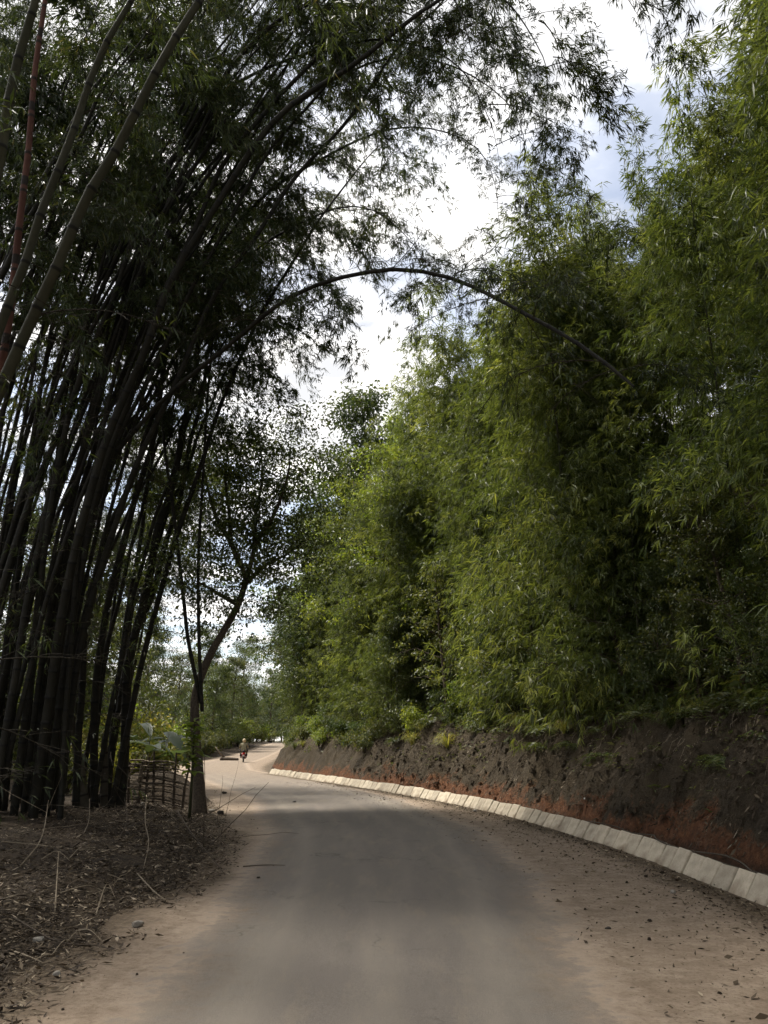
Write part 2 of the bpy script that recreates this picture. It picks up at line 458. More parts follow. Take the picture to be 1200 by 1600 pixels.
asph = mixc(t, mathn(t, 'MULTIPLY', crk, .5), asph, (.06, .052, .043))
rim = rampn(t, mathn(t, 'ADD', mathn(t, 'ADD', e, .5), mathn(t, 'MULTIPLY', mathn(t, 'SUBTRACT', ns, .5), .5)), [(.2, (0, 0, 0)), (.48, (1, 1, 1)), (.75, (0, 0, 0))])
dust = mixc(t, mathn(t, 'MULTIPLY', rim, .55), dust, (.42, .33, .25))
c = mixc(t, k, dust, asph)
ed = mathn(t, 'ADD', attrn(t, 'edge'), mathn(t, 'MULTIPLY', mathn(t, 'SUBTRACT', mathn(t, 'ADD', nb, ns), 1.0), -1.1))
c = mixc(t, rampn(t, ed, [(.02, (1, 1, 1)), (.42, (0, 0, 0))]), c, rampn(t, noise_node(t, 30, 6, .7), [(.35, (.06, .043, .028)), (.6, (.13, .095, .06)), (.8, (.2, .15, .1))]))
t.links.new(c, b.inputs['Base Color']); b.inputs['Roughness'].default_value = .88
bump(t, b, mathn(t, 'ADD', mathn(t, 'MULTIPLY', nf, .4), mathn(t, 'MULTIPLY', ns, .6)), .7, .03)
M['road'] = m
ASPH_L = np.array([(-1.5, -45), (-1.5, 0), (-1.5, 5.2), (-1.65, 10), (-2.05, 15), (-3.6, 23), (-7.4, 34), (-11.6, 46), (-14.1, 60), (-13.6, 85), (-14.6, 110)])
ASPH_R = np.array([(1.3, -45), (1.3, 0), (1.35, 5.2), (1.75, 10), (1.75, 15), (.45, 23), (-2.6, 34), (-7.6, 46), (-10.2, 60), (-11.0, 85), (-12.4, 110)])
ys = nonuniform([(-45, 0, 1.5), (0, 30, .25), (30, 70, .6), (70, 124, 2)])
rows = []; att = []; edg = []
NC = 34
for y in ys:
    l = float(left_edge_x(y)) - .35 + .3 * (float(fbm(np.array([y * .8]), np.array([1.7]), 4)[0]) - .5) * 2
    i = np.argmin(abs(TOE[:300, 1] - y)); r = float(np.interp(y, TOE[:330, 1], TOE[:330, 0])) + .15
    x = np.linspace(l, r, NC)
    z = .004 + far_rise(y) + .035 * np.clip(1 - ((x - (l + r) / 2) / ((r - l) / 2)) ** 2, 0, 1) + (fbm(x * 1.5, np.full(NC, y * 1.5), 8) - .5) * .02
    z[0] = -.12 + far_rise(y); z[1] += .0
    rows.append(np.stack([x, np.full(NC, y), z], 1))
    al = np.interp(y, ASPH_L[:, 1], ASPH_L[:, 0]); ar = np.interp(y, ASPH_R[:, 1], ASPH_R[:, 0])
    att.append(np.minimum(x - al, ar - x)); edg.append(np.minimum(x - l - .35, float(np.interp(y, KERB[:, 1], KERB[:, 0])) - .12 - x if y < 41 else r - .5 - x))
# the bend beyond, turning behind the bank
pl = LEFT_EDGE[LEFT_EDGE[:, 1] > 124]; pr = np.array([(-8.7, 139), (5.6, 164), (44, 203), (119, 259)])
for a_, b_ in zip(pl, pr):
    q = np.linspace(0, 1, NC)[:, None]; P2 = a_ * (1 - q) + b_ * q
    rows.append(np.c_[P2, .004 + far_rise(P2[:, 1])]); att.append(np.minimum(q[:, 0], 1 - q[:, 0]) * 6 - 1); edg.append(np.ones(NC))
V = np.concatenate(rows); nr = len(rows)
i = np.arange(nr - 1)[:, None] * NC; j = np.arange(NC - 1)[None]
Fq = np.stack([i + j, i + j + 1, i + NC + j + 1, i + NC + j], -1).reshape(-1, 4)
r = put('road', MB().quads(V, Fq, 0, np.concatenate(att)).mesh('road', M['road'], True)); r['kind'] = 'structure'
ea = r.data.attributes.new('edge', 'FLOAT', 'POINT'); ea.data.foreach_set('value', np.concatenate(edg))

# hillside with the cut bank
m, t, b = material('bank_earth')
h = attrn(t, 'var')                                         # height above the toe
n = noise_node(t, 1.6, 7, .65); n2 = noise_node(t, 11, 6, .7); n3 = noise_node(t, 70, 4, .7)
base = rampn(t, n, [(.3, (.05, .036, .022)), (.5, (.085, .063, .038)), (.7, (.13, .098, .06))])
base = mixc(t, mathn(t, 'MULTIPLY', rampn(t, n2, [(.45, (0, 0, 0)), (.65, (1, 1, 1))]), .5), base, (.13, .105, .065))
base = mixc(t, mathn(t, 'MULTIPLY', rampn(t, n3, [(.55, (0, 0, 0)), (.68, (1, 1, 1))]), .5), base, (.21, .17, .115))
clay = rampn(t, n2, [(.3, (.1, .045, .024)), (.55, (.23, .1, .046)), (.8, (.32, .155, .08))])
k = mathn(t, 'ADD', mathn(t, 'MULTIPLY', h, -.62), mathn(t, 'ADD', mathn(t, 'MULTIPLY', n, 1.2), mathn(t, 'MULTIPLY', noise_node(t, .55, 4, .6), .56)))
k = rampn(t, mathn(t, 'ADD', k, mathn(t, 'MULTIPLY', n2, .35)), [(.71, (0, 0, 0)), (.9, (1, 1, 1))])
c = mixc(t, k, base, clay)
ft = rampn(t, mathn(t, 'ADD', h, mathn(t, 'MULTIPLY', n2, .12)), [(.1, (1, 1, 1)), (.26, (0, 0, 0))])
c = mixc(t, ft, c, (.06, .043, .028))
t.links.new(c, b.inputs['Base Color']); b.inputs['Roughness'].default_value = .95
n4 = noise_node(t, 28, 5, .7)
bump(t, b, mathn(t, 'ADD', mathn(t, 'ADD', n2, n4), mathn(t, 'MULTIPLY', n3, .5)), 1.0, .16)
M['bank'] = m
xs = nonuniform([(-24, -9, .8), (-9, 8.4, .13), (8.4, 30, .8), (30, 150, 8)])
ys = nonuniform([(-45, 3, 2), (3, 30, .17), (30, 50, .34), (50, 130, 1.5), (130, 280, 8)])
X, Y = np.meshgrid(xs, ys); OFF = signed_offset(X.ravel(), Y.ravel())
V, Fq = grid_mesh(xs, ys, lambda x, y: hill_z(x, y, OFF))
keep = OFF > -.35
Fk = Fq[keep[Fq].any(1)]; used = np.unique(Fk); re = np.full(len(V), -1); re[used] = np.arange(len(used))
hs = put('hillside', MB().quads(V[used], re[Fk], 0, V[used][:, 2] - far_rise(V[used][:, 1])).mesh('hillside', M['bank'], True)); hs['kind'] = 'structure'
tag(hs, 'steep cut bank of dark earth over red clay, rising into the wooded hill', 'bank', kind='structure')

# ------------------------------------------------------------------ stone kerb of sloping slabs
m, t, b = material('kerb_concrete')
n = noise_node(t, 5, 6, .65, coord='Object'); n2 = noise_node(t, 45, 4, .7)
oi = t.nodes.new('ShaderNodeObjectInfo')
c = rampn(t, n, [(.3, (.34, .29, .215)), (.55, (.5, .43, .325)), (.8, (.6, .53, .41))])
c = mixc(t, mathn(t, 'MULTIPLY', rampn(t, n2, [(.52, (0, 0, 0)), (.7, (1, 1, 1))]), .4), c, (.2, .15, .1))
sz = t.nodes.new('ShaderNodeSeparateXYZ'); tco = t.nodes.new('ShaderNodeTexCoord'); t.links.new(tco.outputs['Object'], sz.inputs[0])
geo_ = t.nodes.new('ShaderNodeNewGeometry'); wn = t.nodes.new('ShaderNodeTexNoise'); wn.inputs['Scale'].default_value = 3.2; wn.inputs['Detail'].default_value = 6; t.links.new(geo_.outputs['Position'], wn.inputs['Vector'])
dirt = rampn(t, mathn(t, 'ADD', mathn(t, 'MULTIPLY', sz.outputs['Z'], -1.6), mathn(t, 'MULTIPLY', wn.outputs['Fac'], 1.5)), [(.42, (0, 0, 0)), (.75, (1, 1, 1))])
c = mixc(t, mathn(t, 'MULTIPLY', dirt, .75), c, (.16, .115, .075))
hv = t.nodes.new('ShaderNodeHueSaturation'); mr = t.nodes.new('ShaderNodeMapRange'); mr.inputs[3].default_value = .72; mr.inputs[4].default_value = 1.12
t.links.new(oi.outputs['Random'], mr.inputs[0]); t.links.new(mr.outputs[0], hv.inputs['Value']); t.links.new(c, hv.inputs['Color'])
t.links.new(hv.outputs[0], b.inputs['Base Color']); bump(t, b, n2, .5, .012); b.inputs['Roughness'].default_value = .9
M['kerb'] = m
m, t, b = material('kerb_mortar'); b.inputs['Base Color'].default_value = (.1, .08, .055, 1); M['mortar'] = m

def slab_mesh(seed):
    """one worn slab, 0.37 wide, 0.36 tall and 0.09 thick, chamfered and chipped"""
    rng = np.random.default_rng(seed)
    w, hh, d, ch = .187, .41, .1, .016
    ring = lambda y, k: [[-w + k, y, k], [w - k, y, k], [w - k, y, hh - k], [-w + k, y, hh - k]]
    V = np.array(ring(0, ch) + ring(ch, 0) + ring(d, 0)); V += rng.normal(0, .0055, V.shape)
    Fq = [[0, 1, 2, 3]]
    for a in (0, 4):
        for q in range(4):
            Fq.append([a + q, a + 4 + q, a + 4 + (q + 1) % 4, a + (q + 1) % 4])
    Fq.append([11, 10, 9, 8])
    return MB().quads(V, Fq).mesh('slab', M['kerb'])
slabs = [slab_mesh(s) for s in range(6)]
kp, klen = spline(np.c_[KERB[2:], np.zeros(len(KERB) - 2)], 600)
ks = np.concatenate([[0], np.cumsum(np.linalg.norm(np.diff(kp, axis=0), axis=1))])
kerb = thing('drain_kerb', 'low kerb of pale sloping concrete slabs along the foot of the earth bank', 'kerb', (3.8, 6, 0))
rr = random.Random(5)
nsl = int(klen / .405)
for i in range(nsl):
    s = (i + .5) * .405
    p = np.array([np.interp(s, ks, kp[:, q]) for q in range(2)]); p1 = np.array([np.interp(s + .1, ks, kp[:, q]) for q in range(2)])
    d = unit(p1 - p); ang = math.atan2(d[1], d[0]) - math.pi
    o = put('slab', slabs[i % 6 if rr.random() < .7 else rr.randrange(6)], kerb, (p[0] - 3.8, p[1] - 6, -.075 + rr.uniform(-.014, .012)), (rad(-33) + rr.uniform(-.035, .035), rr.uniform(-.02, .02), ang + rr.uniform(-.025, .025)))
# mortar bed behind the slabs
mb = MB(); sec = []
for q in np.linspace(0, klen - .05, 180):
    p = np.array([np.interp(q, ks, kp[:, k]) for k in range(2)]); p1 = np.array([np.interp(min(q + .1, klen), ks, kp[:, k]) for k in range(2)]); d = unit(p1 - p); nrm = np.array([d[1], -d[0]])
    sec.append([[*(p + nrm * o_), z_] for o_, z_ in ((.03, -.1), (.235, .215), (.42, .2), (.9, -.1))])
S = np.array(sec); V = S.reshape(-1, 3) - np.array([3.8, 6, 0]); i = np.arange(len(S) - 1)[:, None] * 4; j = np.arange(3)[None]
put('mortar_bed', MB().quads(V, np.stack([i + j, i + j + 1, i + 4 + j + 1, i + 4 + j], -1).reshape(-1, 4)).mesh('mortar_bed', M['mortar']), kerb)

# ------------------------------------------------------------------ bamboo foliage
def bend_dirs(rng, n, down=.5):
    a = rng.uniform(0, 2 * math.pi, n)
    return unit(np.stack([np.cos(a), np.sin(a), -down + rng.normal(0, .35, n)], 1))

def fans(mb, tips, outs, rng, per=7, Lm=.17, Wm=.02, down=.55, mat=0, tone=None):
    """a drooping fan of narrow leaves at every twig tip"""
    n = len(tips); P = np.repeat(tips, per, 0); O = np.repeat(outs, per, 0)
    P = P - O * rng.uniform(0, .16, (len(P), 1))
    Dr = unit(O * .75 + rng.normal(0, .55, P.shape) + np.array([0, 0, -down]))
    Ln = rng.normal(Lm, Lm * .22, len(P)).clip(Lm * .45, Lm * 1.6)
    mb.leaves(P, Dr, Ln, Ln * Wm / Lm * rng.uniform(.8, 1.25, len(P)), rng, .18, mat, .38, None if tone is None else np.repeat(tone, per))

def plume(H, seed, R=.95, fans_n=1500, start=.04):
    """foliage of one slender bamboo: branch whorls all the way up, a soft nodding tip"""
    rng = np.random.default_rng(seed)
    lean = rng.uniform(0, 2 * math.pi); bow = rng.uniform(.04, .1) * H
    def axis(t):
        return np.stack([math.cos(lean) * bow * t ** 2.4, math.sin(lean) * bow * t ** 2.4, H * (t - .06 * t ** 6)], -1)
    cm = MB(); tt = np.linspace(0, 1, 40)
    pts = axis(tt); pts[0, 2] -= .3
    rads = (.024 * (1 - tt) + .004) * (H / 10) ** .5
    cm.tube(pts, rads, 6, 0, ((np.arange(40) % 2) * .4))
    culm = cm.mesh('culm', M['culm_slim'], True)
    fm = MB(); nb = int(H * 5.5)
    tb = start + (1 - start) * rng.random(nb) ** .85
    # clumpy: thin and thick stretches along the stem
    dens = .55 + .9 * vnoise(tb * H * .9, np.full(nb, seed * 1.7), seed)
    keep = rng.random(nb) < dens; tb = tb[keep]; nb = len(tb)
    az = rng.uniform(0, 2 * math.pi, nb)
    Lb = R * (1.15 - .6 * tb ** 2.4) * rng.uniform(.5, 1.45, nb) * np.interp(tb, [0, .25, .5, .85, 1], [1.0, 1.15, 1.1, .9, .62])
    tips_all = []; outs_all = []; tone_all = []
    per = max(6, int(fans_n / nb))
    for t_, a_, l_ in zip(tb, az, Lb):
        p0 = axis(np.array(t_)); out = np.array([math.cos(a_), math.sin(a_), 0.0])
        q = np.linspace(0, 1, 5)[:, None]
        curve = p0 + out * l_ * q + np.array([0, 0, 1.0]) * l_ * (.55 * q - .75 * q ** 2.2)
        fm.tube(curve, np.linspace(.007, .002, 5), 4, 1)
        k_n = max(2, int(per * l_ / Lb.mean()))
        u = rng.random(k_n) ** .6
        pos = np.stack([np.interp(u, q[:, 0], curve[:, k]) for k in range(3)], 1)
        jit = rng.normal(0, .17, (k_n, 3)) * (l_ + .25); jit[:, 2] -= abs(jit[:, 2]) * .4
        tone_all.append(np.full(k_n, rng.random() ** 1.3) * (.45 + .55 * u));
        tips_all.append(pos + jit); outs_all.append(unit(out + jit * 1.5 + rng.normal(0, .2, (k_n, 3))))
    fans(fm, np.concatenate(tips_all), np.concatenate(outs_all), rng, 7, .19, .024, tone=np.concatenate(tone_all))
    return culm, fm.mesh('foliage', [M['leaf_bamboo'], M['twig']]), H

PLUMES = [plume(6, 11, .8, 900), plume(6, 12, .9, 900), plume(8.5, 13, .9, 1300), plume(8.5, 14, 1.0, 1350), plume(11, 15, 1.0, 1700), plume(11, 16, 1.1, 1750), plume(11, 19, .95, 1500), plume(14.5, 17, 1.1, 2300), plume(14.5, 18, 1.2, 2300)]

def spray(seed, Ls=2.2, nf=70, droop=.9):
    """one leafy side branch of the giant bamboo, arching out along +X and hanging"""
    rng = np.random.default_rng(seed); mb = MB()
    q = np.linspace(0, 1, 8)
    c = np.stack([Ls * (q - .12 * q ** 3), .25 * np.sin(q * 3 + seed), Ls * (.35 * q - droop * q ** 2.3)], 1)
    mb.tube(c, np.linspace(.014, .003, 8), 4, 1)
    tips = []; outs = []
    for k in range(14):
        u = rng.uniform(.12, 1); p = np.array([np.interp(u, q, c[:, i]) for i in range(3)])
        a = rng.uniform(-1.9, 1.9); ln = rng.uniform(.35, .95) * (1.1 - .5 * u)
        d = np.array([math.cos(a), math.sin(a), rng.uniform(-.5, .3)])
        w = np.linspace(0, 1, 4)[:, None]
        tw = p + d * ln * w + np.array([0, 0, -1.0]) * ln * .5 * w ** 2
        mb.tube(tw, np.linspace(.005, .002, 4), 4, 1)
        m_ = max(2, nf // 14)
        uu = rng.random(m_) ** .7
        pos = np.stack([np.interp(uu, w[:, 0], tw[:, i]) for i in range(3)], 1) + rng.normal(0, .09, (m_, 3))
        tips.append(pos); outs.append(unit(d + rng.normal(0, .5, (m_, 3))))
    fans(mb, np.concatenate(tips), np.concatenate(outs), rng, 8, .155, .021, .75)
    return mb.mesh('foliage', [M['leaf_giant'], M['twig']])
def bare_spray(seed, Ls=1.7):
    rng = np.random.default_rng(seed); mb = MB(); q = np.linspace(0, 1, 7); tips = []; outs = []
    c = np.stack([Ls * q, .3 * np.sin(q * 2.5 + seed), Ls * (.12 * q - .35 * q ** 2)], 1); mb.tube(c, np.linspace(.011, .003, 7), 4, 1)
    for k in range(11):
        u = rng.uniform(.08, .95); p = np.array([np.interp(u, q, c[:, i]) for i in range(3)])
        d = unit(np.array([math.cos(rng.uniform(-1.6, 1.6)), rng.uniform(-1, 1), rng.uniform(-.6, .5)])); ln = rng.uniform(.25, .8)
        w = np.linspace(0, 1, 5)[:, None]; tw = p + d * ln * w + rng.normal(0, .025, (5, 3)) * w - np.array([0, 0, .15]) * ln * w ** 2
        mb.tube(tw, np.linspace(.005, .0018, 5), 4, 1); tips.append(tw[-1]); outs.append(d)
    fans(mb, np.array(tips[:7]), np.array(outs[:7]), rng, 4, .15, .02, .6)
    return mb.mesh('side_branch', [M['leaf_giant'], M['twig']])
BARE = [bare_spray(s_) for s_ in range(4)]
SPRAYS = [spray(s, L_, nf) for s, L_, nf in ((1, 2.4, 85), (2, 2.0, 75), (3, 1.6, 70), (4, 2.8, 95), (5, 1.9, 85), (6, 1.4, 60))]

# ------------------------------------------------------------------ giant bamboo on the left
def culm_mesh(C, r0, mat, node=.36, sides=9, taper=.72, red=False):
    """culm with swollen nodes along the curve C (resampled, local)"""
    s = np.concatenate([[0], np.cumsum(np.linalg.norm(np.diff(C, axis=0), axis=1))]); Lt = s[-1]
    q = [0.0]; k = [1.0]; a = [0.0]; pos = .1 + (abs(C[-1, 0] * 7.13 + C[-1, 1] * 3.7) % 1) * .4; node = node * (.85 + (abs(C[-1, 0] * 3.3) % 1) * .4); i = 0
    while pos < Lt - .1:
        for dq, kk, aa in ((-.03, .985, 0), (-.012, 1.07, .85), (.012, 1.09, .95), (.035, .98, .25), (.07, .985, 0)):
            q.append(pos + dq); k.append(kk); a.append(aa)
        if red and i % 2:
            q.append(pos + .1); k.append(.985); a.append(.9); q.append(pos + node * .55); k.append(.985); a.append(.9); q.append(pos + node * .6); k.append(.985); a.append(0)
        pos += node * (1.0 + .5 * min(1, pos / 8)); i += 1
    q.append(Lt); k.append(.6); a.append(0)
    q = np.array(q); P = np.stack([np.interp(q, s, C[:, c_]) for c_ in range(3)], 1)
    rr_ = r0 * (1 - taper * (q / Lt) ** 1.25) * np.array(k) * (1 - .75 * np.clip((q / Lt - .72) / .28, 0, 1) * (taper > .5))
    return MB().tube(P, rr_, sides, 0, a).mesh('culm', mat, True)

NCULM = 0
def bamboo(pts, r0, mat='culm', label=None, sprays=10, start=.5, seed=0, group='giant bamboo clump beside the road', taper=.72, red=False, sscale=1.0, bias=None, bare=5, sp_rng=(5, 44), name='giant_bamboo'):
    rng = random.Random(seed)
    C, Lt = spline(pts, 90)
    u_ = np.linspace(0, 1, 90); ph = np.random.default_rng(seed + 7).uniform(0, 6.28, 6)
    amp = (.025 if mat in ('culm_pale', 'culm_red', 'culm') else .075) * np.sin(np.clip(u_ * 1.05, 0, 1) * math.pi / 2)
    C = C + np.stack([amp * (np.sin(u_ * 17 + ph[k_]) + .6 * np.sin(u_ * 41 + ph[k_ + 3])) for k_ in range(3)], 1)
    base = C[0].copy()
    root = thing(name, label or 'dark culm of the giant bamboo clump, hemmed in among its neighbours', 'bamboo', base, 0, group)
    put('culm', culm_mesh(C - base, r0, M[mat], taper=taper, red=red), root)
    for i in range(sprays):
        u = start + (1 - start) * ((i + rng.random()) / sprays) ** .8
        p = C[min(89, int(u * 89))] - base
        rz = rng.uniform(0, 2 * math.pi) if bias is None or rng.random() > .6 else bias + rng.uniform(-.9, .9)
        sc = sscale * rng.uniform(.75, 1.25)
        put('foliage', SPRAYS[rng.randrange(6)], root, p, (rng.uniform(-.2, .2), rng.uniform(-.35, .35), rz), sc, 'stuff')
    for i in range(bare):
        p = C[rng.randint(*sp_rng)] - base
        put('side_branch', BARE[rng.randrange(4)], root, p, (rng.uniform(-.4, .4), rng.uniform(-.5, .4), rng.uniform(0, 6.28)), rng.uniform(.6, 1.2))
    return root

def from_px(pxs, Y0, Y1):
    """real curve: ground point first, the rest at depths easing from Y0 to Y1"""
    n = len(pxs); out = []
    for i, (x, y) in enumerate(pxs):
        out.append(D(x, y, Y0 + (Y1 - Y0) * (i / (n - 1)) ** 1.1))
    b0 = out[0]; out[0] = (b0[0], b0[1], -.15)
    return out

KEY = [
    # px polyline, Y0, Y1, radius, material, label, sprays, start
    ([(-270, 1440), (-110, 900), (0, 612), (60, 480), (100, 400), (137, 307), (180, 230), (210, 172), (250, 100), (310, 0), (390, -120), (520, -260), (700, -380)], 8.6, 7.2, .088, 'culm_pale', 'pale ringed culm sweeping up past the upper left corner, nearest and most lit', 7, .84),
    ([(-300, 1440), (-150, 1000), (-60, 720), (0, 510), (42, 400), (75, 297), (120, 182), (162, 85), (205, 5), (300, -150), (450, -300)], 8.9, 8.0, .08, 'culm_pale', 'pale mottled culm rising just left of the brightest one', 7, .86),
    ([(-360, 1440), (-200, 1000), (-90, 640), (-30, 380), (5, 200), (32, 82), (57, 0), (110, -160), (200, -320)], 8.2, 7.4, .105, 'culm', 'thick olive culm cut off by the left edge at the top', 5, .88),
    ([(-130, 1400), (-70, 1000), (-10, 650), (10, 520), (25, 400), (37, 282), (47, 200), (60, 87), (70, 0), (90, -150), (150, -330)], 9.4, 8.6, .07, 'culm_red', 'reddish culm banded dark, beside the left edge of the picture', 4, .9),
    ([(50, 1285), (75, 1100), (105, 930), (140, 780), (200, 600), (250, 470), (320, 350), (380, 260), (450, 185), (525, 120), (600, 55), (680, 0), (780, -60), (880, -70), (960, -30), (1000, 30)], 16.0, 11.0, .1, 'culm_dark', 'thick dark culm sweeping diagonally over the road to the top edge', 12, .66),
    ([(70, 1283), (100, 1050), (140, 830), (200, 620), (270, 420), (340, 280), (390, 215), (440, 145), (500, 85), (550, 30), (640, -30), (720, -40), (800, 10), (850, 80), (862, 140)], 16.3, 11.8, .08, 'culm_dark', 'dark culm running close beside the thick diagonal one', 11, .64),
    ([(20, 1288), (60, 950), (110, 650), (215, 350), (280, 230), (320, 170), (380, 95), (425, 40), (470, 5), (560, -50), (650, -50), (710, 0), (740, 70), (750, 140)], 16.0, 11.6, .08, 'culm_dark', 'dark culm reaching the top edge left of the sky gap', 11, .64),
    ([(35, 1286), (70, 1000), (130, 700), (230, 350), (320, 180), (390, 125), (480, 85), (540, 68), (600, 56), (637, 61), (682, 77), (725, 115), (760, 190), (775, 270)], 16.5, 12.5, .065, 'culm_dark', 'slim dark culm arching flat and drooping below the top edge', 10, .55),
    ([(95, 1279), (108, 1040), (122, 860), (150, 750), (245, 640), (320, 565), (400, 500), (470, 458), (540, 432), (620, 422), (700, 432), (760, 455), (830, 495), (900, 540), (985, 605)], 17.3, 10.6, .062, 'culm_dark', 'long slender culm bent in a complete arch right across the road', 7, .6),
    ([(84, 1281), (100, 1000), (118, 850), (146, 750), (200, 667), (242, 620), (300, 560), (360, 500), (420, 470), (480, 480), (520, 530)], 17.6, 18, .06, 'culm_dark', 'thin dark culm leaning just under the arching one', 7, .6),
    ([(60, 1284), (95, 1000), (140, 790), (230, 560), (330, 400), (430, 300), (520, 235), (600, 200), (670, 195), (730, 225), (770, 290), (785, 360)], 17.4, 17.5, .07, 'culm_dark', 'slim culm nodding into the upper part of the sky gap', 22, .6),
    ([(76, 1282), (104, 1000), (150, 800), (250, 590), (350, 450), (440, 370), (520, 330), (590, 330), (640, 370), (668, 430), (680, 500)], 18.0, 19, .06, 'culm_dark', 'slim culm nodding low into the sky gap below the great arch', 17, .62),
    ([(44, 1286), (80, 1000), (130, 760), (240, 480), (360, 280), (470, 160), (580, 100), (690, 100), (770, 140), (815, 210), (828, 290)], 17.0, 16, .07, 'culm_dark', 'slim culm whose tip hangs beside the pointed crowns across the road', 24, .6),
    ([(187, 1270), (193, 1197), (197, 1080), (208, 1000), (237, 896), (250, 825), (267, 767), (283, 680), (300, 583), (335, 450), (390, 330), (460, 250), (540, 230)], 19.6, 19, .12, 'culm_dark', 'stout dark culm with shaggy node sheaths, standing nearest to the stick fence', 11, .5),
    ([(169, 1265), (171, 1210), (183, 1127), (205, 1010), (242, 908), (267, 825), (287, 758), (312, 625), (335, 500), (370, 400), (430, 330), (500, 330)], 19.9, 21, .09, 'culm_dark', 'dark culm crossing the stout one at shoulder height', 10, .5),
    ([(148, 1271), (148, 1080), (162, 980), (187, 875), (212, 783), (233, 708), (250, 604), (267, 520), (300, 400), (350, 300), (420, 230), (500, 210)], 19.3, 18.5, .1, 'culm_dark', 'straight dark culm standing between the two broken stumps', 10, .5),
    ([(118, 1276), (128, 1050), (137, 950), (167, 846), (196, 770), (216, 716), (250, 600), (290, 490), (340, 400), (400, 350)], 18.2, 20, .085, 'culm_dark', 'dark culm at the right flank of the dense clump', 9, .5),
]
for i, (px, y0, y1, r0, mt, lab, ns_, st) in enumerate(KEY):
    b0 = G(*px[0]) ; P = from_px(px, y0, y1)
    arch = 'complete arch' in lab
    bamboo(P, r0, mt, lab, ns_, st, seed=100 + i, red=(mt == 'culm_red'), bias=.0, taper=.5 if arch else .72, bare=22 if arch else 5, sp_rng=(40, 88) if arch else (5, 44), sscale=.72 if 'gap' in lab or arch or 'tip hangs' in lab else 1.0)

# slim culms fanning out of the clump in front of the foliage
rk = random.Random(31)
for i in range(20):
    b_ = rk.uniform(-70, 95); f_ = (i + rk.random()) / 20
    px = [(b_, 1284), (b_ + 10 + 20 * f_, 1050), (b_ + 28 + 60 * f_, 820), (b_ + 60 + 120 * f_, 600), (b_ + 105 + 200 * f_, 380), (b_ + 160 + 290 * f_, 180), (b_ + 230 + 380 * f_, 0), (b_ + 330 + 440 * f_, -170)]
    bamboo(from_px(px, rk.uniform(16, 18), rk.uniform(12.5, 15)), rk.uniform(.045, .075), 'culm_dark', 'slim dark culm fanning up from the clump toward the top of the picture', 6, .74, seed=700 + i, group='slim culms fanning from the clump', bias=0, bare=3)

# two thin poles hanging loose near the leaning tree
for i, (px, y0, y1, lab) in enumerate([
    ([(314, 1098), (294, 1000), (287, 937), (270, 790), (258, 708), (250, 625), (226, 560)], 19.3, 18.4, 'thin broken bamboo pole leaning in the fork above the fence'),
    ([(316, 1112), (311, 1000), (310, 875), (317, 750), (325, 612), (335, 500)], 19.2, 18.9, 'thin dark bamboo pole hanging almost upright before the leaning tree')]):
    P = [D(x, y, y0 + (y1 - y0) * k_ / (len(px) - 1)) for k_, (x, y) in enumerate(px)]
    C, _ = spline(P, 60)
    root = thing('bamboo_pole', lab, 'bamboo', C[0], 0, 'giant bamboo clump beside the road')
    put('culm', culm_mesh(C - C[0], .05 if i == 0 else .045, M['culm_dark'], .4, 8, .35), root)

# the body of the clump
rr = random.Random(77)
FILL = []
for i in range(38):
    bx = rr.uniform(-10.4, -6.3); by = rr.uniform(15.2, 20.5)
    if bx > -6.9 and by < 17: bx -= .8
    FILL.append((bx, by))
for i, (bx, by) in enumerate(FILL):
    Hh = rr.uniform(15, 22) if i % 2 else rr.uniform(21, 27); lx = rr.uniform(.08, .52) * Hh * .62; ly = rr.uniform(-.06, .2) * Hh * .5
    pts = []
    for q in np.linspace(0, 1, 8):
        pts.append((bx + lx * (.35 * q + .65 * q ** 2.3), by + ly * q ** 1.8, -.15 + Hh * (q - .16 * q ** 3.2)))
    lab = 'dark culm of the giant bamboo clump, hemmed in among its neighbours'
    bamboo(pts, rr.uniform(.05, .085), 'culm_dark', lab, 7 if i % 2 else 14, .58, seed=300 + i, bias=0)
# nearer culms standing left of the frame, whose crowns shade the road
for i in range(26):
    by = rr.uniform(-10, 6.3); bx = -5.6 - rr.uniform(.4, 5.0)
    Hh = rr.uniform(14, 19); lx = rr.uniform(.2, .5) * Hh * .6; ly = rr.uniform(-.2, .02) * Hh * .5
    pts = [(bx + lx * (.3 * q + .7 * q ** 2.3), by + ly * q ** 1.8, -.15 + Hh * (q - .16 * q ** 3.2)) for q in np.linspace(0, 1, 8)]
    bamboo(pts, rr.uniform(.075, .11), 'culm', 'olive culm of the bamboo row beside the viewer, beyond the left edge', 15, .5, seed=400 + i, group='near row of giant bamboo', bias=0)
# culms farther back whose crowns hang behind the arch
for i in range(12):
    bx = rr.uniform(-15, -9); by = rr.uniform(22, 32)
    Hh = rr.uniform(13, 19); lx = rr.uniform(.15, .4) * Hh * .62; ly = rr.uniform(-.15, .2) * Hh * .4
    pts = [(bx + lx * (.3 * q + .7 * q ** 2.3), by + ly * q ** 1.8, -.15 + Hh * (q - .16 * q ** 3.2)) for q in np.linspace(0, 1, 8)]
    bamboo(pts, rr.uniform(.06, .095), 'culm_dark', 'culm of the farther bamboo behind the clump, seen against the sky', 10, .48, seed=500 + i, group='farther giant bamboo', bias=0)

